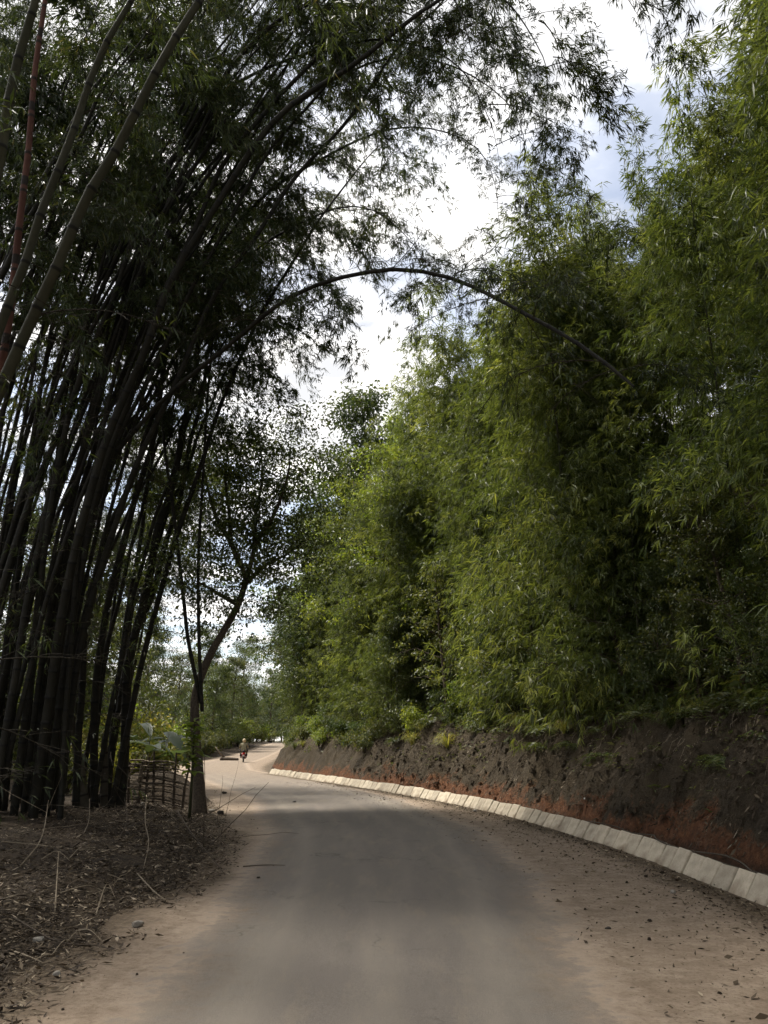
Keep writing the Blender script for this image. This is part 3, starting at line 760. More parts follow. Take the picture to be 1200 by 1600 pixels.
# tall culms rooted left of the view, their crowns filling the upper left
for i in range(16):
    by = rr.uniform(10.5, 16.5); bx = -.62 * by - rr.uniform(.8, 4.5)
    Hh = rr.uniform(20, 26); lx = rr.uniform(.2, .45) * Hh * .62; ly = rr.uniform(-.05, .12) * Hh * .4
    pts = [(bx + lx * (.3 * q + .7 * q ** 2.0), by + ly * q ** 1.8, -.15 + Hh * (q - .16 * q ** 3.2)) for q in np.linspace(0, 1, 8)]
    bamboo(pts, rr.uniform(.07, .1), 'culm_dark', 'tall dark culm entering from the left edge with a crown at the upper left', 15, .55, seed=600 + i, group='tall giant bamboo at the left', bias=0)

# broken stumps at the clump's foot
def stump(px, py, top_px, Y, r0, label, seed):
    rng = np.random.default_rng(seed); x, _, _ = D(px, py, Y); top = D(top_px[0], top_px[1], Y)
    q = np.linspace(0, 1, 9); C = np.stack([x + (top[0] - x) * q, np.full(9, Y) + .05 * np.sin(q * 3), -.15 + (top[2] + .15) * q], 1)
    root = thing('bamboo_stump', label, 'bamboo stump', C[0], 0, 'broken bamboo stumps')
    put('culm', culm_mesh(C - C[0], r0, M['culm_dead'], .3, 9, .12), root)
    mb = MB()
    for k_ in range(5):
        a = k_ * 1.256 + rng.uniform(0, .5); p = C[-1] - C[0] + np.array([math.cos(a), math.sin(a), 0]) * r0 * .7
        mb.tube([p - [0, 0, .1], p + [0, 0, rng.uniform(.04, .16)], p + [rng.normal(0, .01), 0, rng.uniform(.17, .3)]], [.02, .016, .003], 4)
    put('splintered_end', mb.mesh('splintered_end', M['culm_dead']), root)
stump(162, 1268, (163, 1162), 19.5, .095, 'jagged broken bamboo stump between the straight culm and the stout one', 1)
stump(128, 1270, (126, 1190), 18.8, .11, 'shorter broken bamboo stump left of the straight culm', 2)
stump(138, 1270, (112, 1125), 18.5, .1, 'tall leaning broken bamboo stump against the dense clump', 3)

# ------------------------------------------------------------------ slender bamboo on the hill
SKY_X = [330, 430, 470, 500, 545, 580, 640, 700, 725, 750, 770, 800, 820, 850, 880, 905, 930, 950, 965, 985, 1005, 1020, 1045, 1065, 1200, 1600]
SKY_Y = [980, 880, 770, 720, 690, 610, 575, 565, 490, 545, 525, 470, 340, 265, 300, 290, 185, 170, 190, 95, 170, 195, 70, -60, -220, -500]
rr = random.Random(2024)
def toe_point(y):
    i = int(np.argmin(abs(TOE[:330, 1] - y))); p = TOE[i]; d = unit(TOE[i + 1] - TOE[i]); return p, np.array([d[1], -d[0]])
placed = []
def try_bamboo(y, off, lo, hi, dmin):
    p, nr_ = toe_point(y); q = p + nr_ * off
    for a in placed:
        if (a[0] - q[0]) ** 2 + (a[1] - q[1]) ** 2 < dmin * dmin: return
    if signed_offset(q[0], q[1])[0] < 1.4: return
    z = float(hill_z(q[0], q[1])[0])
    px, _ = PROJ(q[0], max(q[1], 3.0), z + 6)
    px = min(px, 1700)
    if px < 380: return
    sy = float(np.interp(px, SKY_X, SKY_Y)) + 20 + rr.uniform(lo, hi)
    top = D(px, max(sy, -420), max(q[1], 3.0))[2] if q[1] > 3 else z + rr.uniform(9, 13)
    Hh = top - z
    if Hh < 3.2: return
    Hh = min(Hh, 15.5) * (1.0 if Hh < 15.5 else rr.uniform(.85, 1.0))
    k = min(range(len(PLUMES)), key=lambda i: abs(PLUMES[i][2] - Hh) + rr.random() * 2.2)
    placed.append((q[0], q[1], z, Hh, k))
for px, Y_, py in [(985, 13.5, 30), (1005, 13, 120), (932, 15.5, 120), (940, 15, 210), (925, 16, 170), (853, 19, 190), (843, 20, 270), (862, 18.5, 300), (728, 31, 430), (732, 30, 500), (905, 17, 250), (800, 24, 400), (775, 26, 470), (1075, 11, -60), (1110, 10, -120), (1050, 12, 0), (690, 33, 520), (640, 37, 540)]:
    x = D(px, py + 60, Y_)[0]; py -= 30
    z = float(hill_z(x, Y_)[0]) if signed_offset(x, Y_)[0] > 1.5 else None
    if z is None: continue
    Hh = D(px, py, Y_)[2] - z
    for dx_ in (-.25, .3): placed.append((x + dx_, Y_ + dx_, z, min(Hh, 18.5) * (1 if dx_ < 0 else .93), min(range(len(PLUMES)), key=lambda i: abs(PLUMES[i][2] - Hh) + rr.random() * 2)))
for i in range(900):
    y = rr.uniform(-9, 62); try_bamboo(y, rr.uniform(1.7, 4.0), 0, 220, .85)
    if len(placed) > 85: break
for i in range(2500):
    try_bamboo(rr.uniform(-6, 75), rr.uniform(3.5, 17), 0, 130, 1.25)
    if len(placed) > 250: break
for (x, y, z, Hh, k) in placed:
    c_, f_, H0 = PLUMES[k]; s = Hh / H0
    px, py = PROJ(x, y, z + Hh)
    o_ = float(signed_offset(x, y)[0])
    if y < 8: lab, grp = 'tall slender bamboo crowding the right edge, its leaves in deep shade', 'bamboo at the right edge'
    elif o_ < 4: lab, grp = 'slender leafy bamboo in the front row just above the earth bank', 'front row of hillside bamboo'
    elif y < 30: lab, grp = 'slender leafy bamboo higher up the near hillside, its plume in daylight', 'upper rows of hillside bamboo'
    else: lab, grp = 'slender leafy bamboo on the farther hillside beyond the bend', 'far rows of hillside bamboo'
    root = thing('bamboo', lab, 'bamboo', (x, y, z - .05), rr.uniform(0, 6.28), grp)
    put('culm', c_, root, scale=s)
    put('foliage', f_, root, scale=(s * rr.uniform(.9, 1.15), s * rr.uniform(.9, 1.15), s), kind='stuff')

# ------------------------------------------------------------------ trees
def tree_mesh(seed, H, R, crown0=.35, clusters=170, per=45, leaf=.12, wid=.5, mat='leaf_dark', flat=.6, bark='bark', tilt=.05, trunk=None, csize=.45):
    rng = np.random.default_rng(seed)
    if trunk is None:
        q = np.linspace(0, 1, 12)
        trunk = np.stack([H * tilt * q ** 1.5 + .12 * np.sin(q * 5 + seed), .1 * np.sin(q * 4 + seed * 2), H * .92 * q], 1); trunk[0, 2] -= .3
    tm = MB(); k = len(trunk); r0 = .012 * H + .03
    tm.tube(trunk, r0 * (1 - .85 * np.linspace(0, 1, k)) * (1 + .5 * np.exp(-np.linspace(0, 1, k) * 18)), 8)
    fm = MB(); pos = []
    nl = 16
    for i in range(nl):
        u = crown0 + (1 - crown0) * (i + rng.random()) / nl * .97
        p = np.array([np.interp(u, np.linspace(0, 1, k), trunk[:, c_]) for c_ in range(3)])
        a = i * 2.4 + rng.uniform(-.5, .5)
        w = (u - crown0) / (1 - crown0)
        ln = R * (1.05 - .75 * w ** 1.6) * rng.uniform(.65, 1.2)
        d = np.array([math.cos(a), math.sin(a), .35 + .5 * w])
        q = np.linspace(0, 1, 6)[:, None]
        c_ = p + d * ln * q + np.array([0, 0, 1.0]) * ln * (-.18 * q ** 2) + rng.normal(0, .05, (6, 3)) * ln * q
        tm.tube(c_, np.linspace(r0 * .35 * (1 - .6 * u), .008, 6), 5)
        for j in range(max(3, clusters // nl)):
            uu = rng.uniform(.3, 1.0); b0 = np.array([np.interp(uu, q[:, 0], c_[:, m_]) for m_ in range(3)])
            e0 = b0 + rng.normal(0, 1, 3) * ln * np.array([.26, .26, .16])
            if j % 2 == 0: tm.tube([b0, (b0 + e0) / 2 + [0, 0, .06], e0], [.012, .008, .004], 4)
            pos.append(e0)
    pos = np.array(pos); n = len(pos)
    sz = rng.uniform(.6, 1.35, n) * csize
    P = np.repeat(pos, per, 0); S = np.repeat(sz, per)[:, None]
    off = unit(rng.normal(0, 1, P.shape)) * rng.random((len(P), 1)) ** .5 * S * np.array([1, 1, flat])
    P = P + off
    Dr = unit(off + rng.normal(0, .3, P.shape) + np.array([0, 0, -.12]))
    Ln = rng.normal(leaf, leaf * .25, len(P)).clip(leaf * .4)
    fm.leaves(P, Dr, Ln, Ln * wid, rng, .15, 0, .5)
    return tm.mesh('trunk', M[bark], True), fm.mesh('crown', M[mat])

TREES = {
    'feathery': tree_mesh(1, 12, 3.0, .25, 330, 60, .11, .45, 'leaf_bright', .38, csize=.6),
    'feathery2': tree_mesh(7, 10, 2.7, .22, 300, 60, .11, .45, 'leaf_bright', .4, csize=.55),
    'dark': tree_mesh(2, 12, 3.2, .12, 290, 60, .15, .5, 'leaf_dark', .7, csize=.6),
    'dark2': tree_mesh(3, 9, 2.8, .08, 270, 60, .14, .5, 'leaf_dark', .7, csize=.55),
    'mid': tree_mesh(4, 9, 2.6, .1, 240, 55, .13, .5, 'leaf_shrub', .6, csize=.5),
    'loose': tree_mesh(5, 8, 2.0, .2, 120, 45, .12, .5, 'leaf_shrub', .5, csize=.42),
    'over': tree_mesh(12, 10, 3.3, .3, 300, 60, .14, .5, 'leaf_dark', .6, csize=.55),
    'young': tree_mesh(6, 6, 1.7, .2, 130, 50, .12, .5, 'leaf_yellow', .6, csize=.42),
}
def tree(kind, x, y, H, label, grp=None, rz=None, wide=1.0, name='tree', z=None):
    H0 = {'feathery': 12, 'feathery2': 10, 'dark': 12, 'dark2': 9, 'mid': 9, 'loose': 8, 'young': 6, 'over': 10}[kind]
    if z is None:
        z = float(max(ground_z(x, y)[0], hill_z(x, y)[0] if signed_offset(x, y)[0] > 0 else -9))
    s = H / H0
    root = thing(name, label, 'tree', (x, y, z), rr.uniform(0, 6.28) if rz is None else rz, grp)
    put('trunk', TREES[kind][0], root, scale=(s * wide, s * wide, s)); put('crown', TREES[kind][1], root, scale=(s * wide, s * wide, s), kind='stuff')
    return root
def tree_px(kind, px, Y, top_py, label, **kw):
    x = D(px, 1000, Y)[0]
    z = float(max(ground_z(x, Y)[0], hill_z(x, Y)[0] if signed_offset(x, Y)[0] > 0 else -9))
    x = D(px, (top_py + 1000) / 2, Y)[0]
    if 0 <= signed_offset(x, Y)[0] < 3: x += 3.2
    if signed_offset(x, Y)[0] < 0: x = min(x, float(left_edge_x(Y)) - (6 if Y < 80 else 3.5))
    return tree(kind, x, Y, max(3, D(px, top_py, Y)[2] - z), label, **kw)

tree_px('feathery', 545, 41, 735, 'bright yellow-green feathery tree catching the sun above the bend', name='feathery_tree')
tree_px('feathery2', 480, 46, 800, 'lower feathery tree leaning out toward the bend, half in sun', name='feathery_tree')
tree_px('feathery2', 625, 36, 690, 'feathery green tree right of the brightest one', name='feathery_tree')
tree_px('dark', 585, 58, 590, 'blue-green dark tree rising behind the feathery ones', name='dark_tree')
tree_px('dark2', 450, 52, 860, 'dark round tree overhanging the far bend of the road', name='dark_tree')
tree_px('mid', 425, 62, 930, 'mid-green tree above the far end of the cut bank', name='dark_tree')
tree_px('dark2', 520, 60, 700, 'dark tree between the bright one and the sky gap', name='dark_tree')
# broad-leaved saplings mixed into the front of the bamboo
rq = random.Random(12)
for i, (px, Y_, top, kd) in enumerate([(1150, 11, 760, 'mid'), (1010, 12.5, 840, 'dark2'), (930, 14, 740, 'mid'), (860, 16, 880, 'dark2'), (790, 18.5, 780, 'mid'), (740, 20.5, 900, 'dark2'), (690, 23, 800, 'mid'), (650, 25, 930, 'dark2'), (600, 29, 860, 'loose'), (560, 33, 960, 'mid'), (1080, 11.5, 920, 'dark2'), (880, 15, 960, 'mid'), (720, 21, 980, 'mid')]):
    x = D(px, top + 150, Y_)[0]
    while signed_offset(x, Y_)[0] < 2.0: x += .2
    z = float(hill_z(x, Y_)[0]); h_ = min(7, max(2.2, D(px, top, Y_)[2] - z))
    tree(kd, x, Y_, h_, ['small leafy tree', 'dark bushy sapling', 'low round-leaved tree', 'dense dark sapling', 'airy sapling', 'squat dark sapling', 'leafy young tree', 'small dark tree', 'thin loose-leaved sapling', 'small mid-green tree', 'low dark sapling', 'short leafy sapling', 'stunted leafy tree'][i] + ' breaking the bamboo front above the bank', grp='saplings among the bamboo', name='young_tree')
# beyond the road on the left
for k_, px, Y, top, lab in [
    ('mid', 430, 96, 1020, 'tree at the far left bend, shading the dust road'),
    ('dark2', 405, 84, 1035, 'dark bushy tree beside the rider'),
    ('mid', 370, 78, 1010, 'tree behind the rider, next to the leaning trunk'),
    ('loose', 345, 50, 960, 'loose-leaved tree directly behind the leaning trunk'),
    ('mid', 275, 46, 965, 'mid-green tree seen between the hanging poles and the stout culm'),
    ('loose', 235, 38, 900, 'thin tree with gaps of sky behind the crossing culms'),
    ('loose', 180, 42, 960, 'thin tree seen between the straight culm and the stout culm'),
    ('mid', 120, 48, 980, 'tree half hidden by the dense clump'),
    ('mid', 40, 50, 960, 'tree behind the blackest part of the clump'),
    ('loose', 300, 33, 860, 'slender tree with airy crown between the hanging poles'),
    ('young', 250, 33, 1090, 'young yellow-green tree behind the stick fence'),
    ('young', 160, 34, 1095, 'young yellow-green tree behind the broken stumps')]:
    tree_px(k_, px, Y, top, lab, grp='trees beyond the road')
for i in range(70):
    px = rr.uniform(-260, 520) if i % 3 else rr.uniform(330, 450); Y = rr.uniform(105, 190) if i % 3 else rr.uniform(140, 190)
    x = D(px, 1100, Y)[0]
    if signed_offset(x, Y)[0] > -8 or (Y < 130 and x > left_edge_x(Y) - 4): continue
    tree(rr.choice(['mid', 'dark', 'dark2']), x, Y, rr.uniform(7, 13), 'far tree in the distant belt of woodland', grp='distant woodland belt')
for i in range(22):
    y = rr.uniform(50, 118); p, nr_ = toe_point(y); q = p + nr_ * rr.uniform(2, 13)
    tree(rr.choice(['mid', 'dark2', 'dark', 'feathery2']), q[0], q[1], rr.uniform(6, 11), 'tree on the far hillside above the hidden bend', grp='trees on the far hillside')

for i, y in enumerate((50, 57, 64, 73, 83, 94)):
    p, nr_ = toe_point(y); q = p + nr_ * 1.9
    tree('over', q[0], q[1], rr.uniform(8.5, 11.5), ['tree on the tip of the bank at the bend, branches over the road', 'second overhanging tree past the bend', 'third overhanging tree past the bend', 'overhanging tree above the rider', 'overhanging tree past the rider', 'last overhanging tree before the road disappears'][i], grp='trees overhanging the far road', wide=1.1)
for x, y, h_, lab in ((-22.5, 74, 13, 'tall dark tree left of the rider'), (-20.5, 92, 14, 'tall dark tree on the left of the far road'), (-20, 111, 15, 'tall dark tree where the road vanishes'), (-25, 60, 12, 'tall dark tree behind the leaning trunk')):
    tree('dark', x, y, h_, lab, grp='trees beyond the road')
for x, y, h_, kd, lab in ((-15.5, 27, 12, 'dark', 'dark tree filling the gaps deep behind the clump'), (-20, 31, 14, 'dark', 'dark tree at the far left behind the culms'), (-12.5, 30.5, 10, 'mid', 'mid-green tree seen through the fanning culms'), (-17.5, 37, 13, 'mid', 'tall mid-green tree behind the banana plants'), (-24, 36, 15, 'dark', 'tallest dark tree behind the left edge of the clump'), (-15.8, 42, 11, 'mid', 'bushy tree between the clump and the far verge'), (-28, 44, 15, 'dark', 'dark tree far behind the left edge')):
    tree(kd, x, y, h_, lab, grp='trees behind the clump')
# the leaning forked tree by the fence
T = [D(x, y, Y) for x, y, Y in [(312, 1276, 18.8), (309, 1200, 19), (305, 1140, 19.2), (306, 1085, 19.4), (325, 1030, 19.7), (350, 985, 20), (372, 945, 20.2), (385, 905, 20.4)]]
C, _ = spline(T, 40); base = C[0].copy(); base[2] = 0
lt = thing('leaning_tree', 'forked tree with a crooked trunk leaning over the road beside the stick fence', 'tree', base)
q = np.linspace(0, 1, 40); C[0, 2] = -.15
put('trunk', MB().tube(C - base, .13 * (1 - .38 * q) + .07 * np.exp(-q * 12), 12).mesh('trunk', M['stick_dark'], True), lt)
limbs = [[(385, 905, 20.4), (376, 880, 20.4), (362, 850, 20.5), (358, 800, 20.6), (352, 740, 20.8), (360, 680, 21)],
         [(384, 908, 20.4), (392, 880, 20.5), (398, 850, 20.6), (400, 800, 20.9), (410, 740, 21), (402, 660, 21.2)],
         [(380, 915, 20.3), (398, 898, 20.6), (420, 880, 20.9), (450, 865, 21.3), (480, 840, 21.6)],
         [(372, 945, 20.2), (345, 930, 20), (320, 915, 19.8), (300, 905, 19.6)],
         [(398, 850, 20.6), (430, 800, 20.4), (450, 740, 20.3), (455, 690, 20.2)],
         [(362, 850, 20.5), (335, 800, 20.9), (320, 740, 21.2), (310, 690, 21.4)]]
tips = []
rng = np.random.default_rng(9)
for li in limbs:
    c_, _ = spline([D(*p) for p in li], 18)
    lb = put('limb', MB().tube(c_ - base, np.linspace(.075, .012, 18), 7).mesh('limb', M['stick_dark'], True), lt)
    for j in range(135):
        u = rng.integers(4, 18); tips.append(c_[u] + rng.normal(0, 1, 3) * np.array([.85, .9, .7]))
tips = np.array(tips) - base; per = 46
P = np.repeat(tips, per, 0); off = unit(rng.normal(0, 1, P.shape)) * rng.random((len(P), 1)) ** .5 * np.array([.36, .36, .22])
Ln = rng.normal(.1, .025, len(P)).clip(.04)
put('crown', MB().leaves(P + off, unit(off + rng.normal(0, .3, P.shape)), Ln, Ln * .5, rng, .15, 0, .5).mesh('crown', M['leaf_dark']), lt, kind='stuff')

# ------------------------------------------------------------------ shrubs, ferns, grass tufts
def shrub_mesh(seed, R, Hh, n, leaf, wid, mat, style='bush'):
    rng = np.random.default_rng(seed); sm = MB(); fm = MB()
    if style == 'fern':
        for i in range(n):
            a = rng.uniform(0, 2 * math.pi); ln = R * rng.uniform(.7, 1.25); up = rng.uniform(.3, 1.0)
            q = np.linspace(0, 1, 16)[:, None]; d = np.array([math.cos(a), math.sin(a), 0])
            c_ = d * ln * q + np.array([0, 0, 1.0]) * Hh * (up * 1.5 * q - 1.5 * up * q ** 2.1 - .25 * q ** 3)
            sm.tube(c_[::3], np.linspace(.006, .002, 6), 4)
            sd = np.array([-d[1], d[0], 0.0])
            P = np.repeat(c_[2:], 2, 0); sg = np.tile([1, -1], len(c_) - 2)[:, None]
            Dr = sd * sg + d * .45 + rng.normal(0, .12, P.shape)
            Ln = leaf * np.repeat(np.sin(np.linspace(.35, 2.9, len(c_) - 2)), 2) * rng.uniform(.8, 1.2, len(P))
            fm.leaves(P, Dr, Ln, Ln * wid, rng, .25, 0, .35)
    elif style == 'grass':
        for i in range(n):
            a = rng.uniform(0, 2 * math.pi); ln = R * rng.uniform(.5, 1.2); up = rng.uniform(.5, 1.2)
            q = np.linspace(0, 1, 6)[:, None]; d = np.array([math.cos(a), math.sin(a), 0]); sd = np.array([-d[1], d[0], 0]) * wid
            c_ = d * ln * q + np.array([0, 0, 1.0]) * Hh * (up * 1.7 * q - 1.5 * up * q ** 2.2) + rng.normal(0, .03, 3)
            w = np.array([.6, 1, 1, .8, .5, .05])[:, None]
            V = np.stack([c_ - sd * w, c_ + sd * w], 1).reshape(-1, 3); j = np.arange(5) * 2
            fm.quads(V, np.stack([j, j + 1, j + 3, j + 2], 1), 0, np.full(len(V), rng.random()))
        sm.tube([[0, 0, -.1], [0, 0, .06]], [.05, .02], 6)
    else:
        pos = []
        for i in range(12):
            a = rng.uniform(0, 2 * math.pi); r = R * rng.uniform(.3, 1.0); h = Hh * rng.uniform(.45, 1.0)
            q = np.linspace(0, 1, 6)[:, None]; e = np.array([math.cos(a) * r, math.sin(a) * r, h])
            c_ = e * q + np.array([0, 0, 1.0]) * h * .35 * np.sin(q * math.pi)
            sm.tube(c_, np.linspace(.016, .004, 6), 5)
            for j in range(9):
                u = rng.integers(2, 6); pos.append(c_[u] + rng.normal(0, .16, 3) * R)
        pos = np.array(pos); per = max(4, n // len(pos)); P = np.repeat(pos, per, 0)
        off = unit(rng.normal(0, 1, P.shape)) * rng.random((len(P), 1)) ** .5 * R * .28
        P = P + off; P[:, 2] = np.abs(P[:, 2])
        Ln = rng.normal(leaf, leaf * .25, len(P)).clip(leaf * .4)
        fm.leaves(P, unit(off + rng.normal(0, .15, P.shape) + [0, 0, -.1]), Ln, Ln * wid, rng, .2, 0, .48)
    return sm.mesh('stem', M['twig'], True), fm.mesh('foliage', M[mat])
SHRUBS = {
    'bush': [shrub_mesh(1, .8, 1.0, 1500, .1, .5, 'leaf_shrub'), shrub_mesh(2, .9, 1.2, 1700, .085, .55, 'leaf_shrub'), shrub_mesh(8, .7, .9, 1300, .12, .42, 'leaf_dark')],
    'fern': [shrub_mesh(3, .8, .55, 26, .16, .28, 'leaf_shrub', 'fern'), shrub_mesh(4, .95, .7, 30, .18, .26, 'leaf_shrub', 'fern')],
    'grass': [shrub_mesh(5, .8, .8, 120, .1, .009, 'leaf_shrub', 'grass'), shrub_mesh(6, .7, .9, 100, .1, .008, 'leaf_yellow', 'grass')],
    'yellow': [shrub_mesh(7, .9, 1.2, 1600, .11, .5, 'leaf_yellow')],
    'bright': [shrub_mesh(9, .8, 1.1, 1300, .1, .55, 'leaf_bright')],
}
def shrub(kind, x, y, z, s, label, grp, tilt=(0, 0), name=None):
    sm, fm = SHRUBS[kind][0] if 'verge' in label else rr.choice(SHRUBS[kind])
    nm = name or {'fern': 'fern', 'grass': 'grass_tuft'}.get(kind, 'shrub')
    root = thing(nm, label, {'fern': 'fern', 'grass': 'grass tuft'}.get(kind, 'shrub'), (x, y, z), rr.uniform(0, 6.28), grp)
    root.rotation_euler = (tilt[0], tilt[1], rr.uniform(0, 6.28))
    put('stem', sm, root, scale=s); put('foliage', fm, root, scale=s, kind='stuff')
    return root
LIPLAB = {'bush': 'leafy bush rooted along the lip of the earth bank', 'fern': 'fern arching from the lip of the earth bank', 'grass': 'tuft of long grass hanging over the earth bank', 'bright': 'light-green bush among the ferns on the bank'}
y = 3.0
while y < 62:
    for k_ in range(4):
        p, nr_ = toe_point(y + rr.uniform(-.4, .4)); o_ = rr.uniform(1.1, 2.3) if k_ < 2 else rr.uniform(2.2, 4.8)
        q = p + nr_ * o_; kd = rr.choice(['bush', 'bush', 'fern', 'fern', 'grass', 'bright'] if k_ > 1 else ['bush', 'fern', 'grass', 'fern', 'fern'])
        if y > 36 and kd == 'fern': kd = 'bush'
        shrub(kd, q[0], q[1], float(hill_z(q[0], q[1])[0]) - .05, rr.uniform(.6, 1.15) * (1.0 if k_ > 1 else .8), LIPLAB[kd], 'greenery along the lip of the bank')
    y += .62 + y * .012
# green spilling down the far stretch of the bank
for i in range(46):
    y = rr.uniform(27, 64); p, nr_ = toe_point(y); o_ = rr.uniform(.75, 2.3); q = p + nr_ * o_; kd = rr.choice(['bush', 'grass', 'bright', 'bush'])
    shrub(kd, q[0], q[1], float(hill_z(q[0], q[1])[0]) - .08, rr.uniform(.5, .95), {'bush': 'low bush clinging to the far face of the bank near the bend', 'grass': 'grass tuft clinging to the far face of the bank near the bend', 'bright': 'light-green bush clinging to the far face of the bank near the bend'}[kd], 'greenery on the far bank face')
# bushes on the left beyond the clump and along the far road
for i in range(26):
    px = rr.uniform(90, 330); Y = rr.uniform(22.5, 32); x = D(px, 1200, Y)[0]
    if x > left_edge_x(Y) - 1.2: continue
    kd = rr.choice(['yellow', 'bush', 'bright', 'yellow'])
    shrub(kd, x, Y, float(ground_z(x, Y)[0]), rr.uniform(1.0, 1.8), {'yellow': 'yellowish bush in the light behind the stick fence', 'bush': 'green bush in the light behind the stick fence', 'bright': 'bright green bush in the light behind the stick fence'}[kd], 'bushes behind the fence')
for i in range(120):
    y = 33 + 87 * rr.random() ** 1.2; x = float(left_edge_x(y)) - rr.uniform(1.5, 8)
    shrub(rr.choice(['bush', 'bush', 'bright']), x, y, float(ground_z(x, y)[0]) - .05, min(rr.uniform(1.4, 3.0), .9 + .42 * (float(left_edge_x(y)) - x)), 'bush on the far verge left of the road', 'bushes along the far verge')

# ------------------------------------------------------------------ broad-leaved plants, each leaf a part
def big_leaf_mesh(Ln, W, mat, bendy=.35):
    q = np.linspace(0, 1, 7); w = W * np.sin(np.clip(q * .93 + .04, 0, 1) * math.pi) ** .7 / 2
    z = -bendy * Ln * q ** 2; x = Ln * (q - .12 * q ** 3)
    V = []
    for i in range(7): V += [[x[i], -w[i], z[i] + w[i] * .35], [x[i], 0, z[i]], [x[i], w[i], z[i] + w[i] * .35]]
    Fq = []
    for i in range(6):
        a = 3 * i; Fq += [[a, a + 3, a + 4, a + 1], [a + 1, a + 4, a + 5, a + 2]]
    return MB().quads(V, Fq, 0, np.full(21, .5)).mesh('leaf', M[mat], True)
LEAF = {'broad': big_leaf_mesh(.42, .15, 'leaf_bright'), 'seed': big_leaf_mesh(.3, .14, 'leaf_bright'), 'banana': big_leaf_mesh(1.7, .42, 'leaf_banana', .5), 'yellow': big_leaf_mesh(.22, .1, 'leaf_yellow'), 'dull': big_leaf_mesh(.4, .12, 'leaf_shrub')}
def broadleaf(kind, loc, n, Hh, label, cat='plant', name='broadleaf_plant', spread=1.0, tilt=0.0):
    root = thing(name, label, cat, loc)
    rng = random.Random(n * 7 + int(loc[0] * 100))
    lean = rng.uniform(-.2, .2)
    put('stem', MB().tube([[0, 0, -.15], [lean * .3, 0, Hh * .5], [lean, -tilt * .5, Hh]], [.012 + Hh * .012, .01 + Hh * .008, .006], 6).mesh('stem', M['culm_slim'], True), root)
    for i in range(n):
        u = .45 + .55 * (i + .5) / n
        put('leaf', LEAF[kind], root, (lean * u, -tilt * .5 * u, Hh * u), (rng.uniform(-.3, .3), rng.uniform(-.75, .15) * spread, i * 2.4 + rng.uniform(-.4, .4)), rng.uniform(.7, 1.15))
    return root
def on_bank(px, py):
    Y = np.arange(4, 80, .04); a = D(px, py, 1.0)
    x = a[0] * Y; z = CAM_H + (a[2] - CAM_H) * Y
    hz = hill_z(x, Y); hit = np.nonzero((signed_offset(x, Y) > -.2) & (hz >= z))[0]
    return (float(x[hit[0]]), float(Y[hit[0]]), float(hz[hit[0]])) if len(hit) else None
for kd, px, py, n, Hh, lab in [
    ('broad', 1192, 935, 11, .9, 'large-leaved green plant at the right edge, halfway up'),
    ('broad', 1110, 800, 9, .8, 'broad bright leaves spreading above the pale twig'),
    ('yellow', 1158, 950, 7, .35, 'small plant with yellow leaves low near the right edge'),
    ('broad', 878, 850, 14, 1.3, 'pale green large-leaved sapling standing out in the middle of the bamboo'),
    ('dull', 700, 1010, 12, 1.0, 'dull-leaved sapling in the dark hollow of the bank thicket'),
    ('dull', 770, 1060, 12, .9, 'drooping sapling reaching over the bank below the dark hollow'),
    ('yellow', 985, 955, 10, .5, 'yellow-green leaf cluster among the ferns'),
    ('dull', 1185, 1040, 9, .7, 'dull green plant low at the right edge')]:
    q = on_bank(px, py)
    if q: broadleaf(kd, (q[0] - .1, q[1], q[2] - .03), n, Hh, lab, tilt=.8)
x, y_, _ = D(300, 1220, 17.6)
broadleaf('seed', (x, y_, float(ground_z(x, y_)[0])), 46, 2.05, 'bright green sapling glowing in front of the leaning trunk', name='sapling')
for px, Y, n, Hh, lab in [(232, 24, 7, 1.7, 'grey-green banana plant with long drooping leaves behind the fence'), (262, 26, 6, 1.9, 'second banana plant, nearer the leaning trunk'), (205, 27, 6, 1.6, 'banana plant glimpsed behind the stout culm')]:
    x = D(px, 1150, Y)[0]; broadleaf('banana', (x, Y, float(ground_z(x, Y)[0])), n, Hh, lab, 'banana plant', 'banana_plant', 1.3)

# undergrowth carpet on the slope
rng = np.random.default_rng(55)
n = 90000; yy = rng.uniform(2, 60, n); oo = 1.7 + rng.random(n) ** 1.6 * 9
tp = np.array([np.interp(yy, TOE[:330, 1], TOE[:330, 0]), yy]).T
ang = np.interp(yy, TOE[:330, 1], np.arctan2(np.gradient(TOE[:330, 1]), np.gradient(TOE[:330, 0])))
X = tp[:, 0] + np.sin(ang) * oo; Y = yy - np.cos(ang) * oo
cl = fbm(X * 1.2, Y * 1.2, 71); ok = (cl > .42) & (X < 16)
X, Y = X[ok], Y[ok]; Z = hill_z(X, Y) + rng.random(len(X)) ** 1.4 * .75 * (cl[ok] - .3) * 2.2
az = rng.uniform(0, 6.28, len(X)); Dr = np.stack([np.cos(az) - .6, np.sin(az) * .8, -.35 + rng.normal(0, .3, len(X))], 1)
Ln = rng.normal(.14, .04, len(X)).clip(.05)
o = put('undergrowth', MB().leaves(np.stack([X, Y, Z], 1), Dr, Ln, Ln * rng.uniform(.18, .5, len(X)), rng, .2).mesh('undergrowth', M['leaf_shrub']))
tag(o, 'tangled green undergrowth covering the slope between the bamboo', 'undergrowth', kind='stuff')

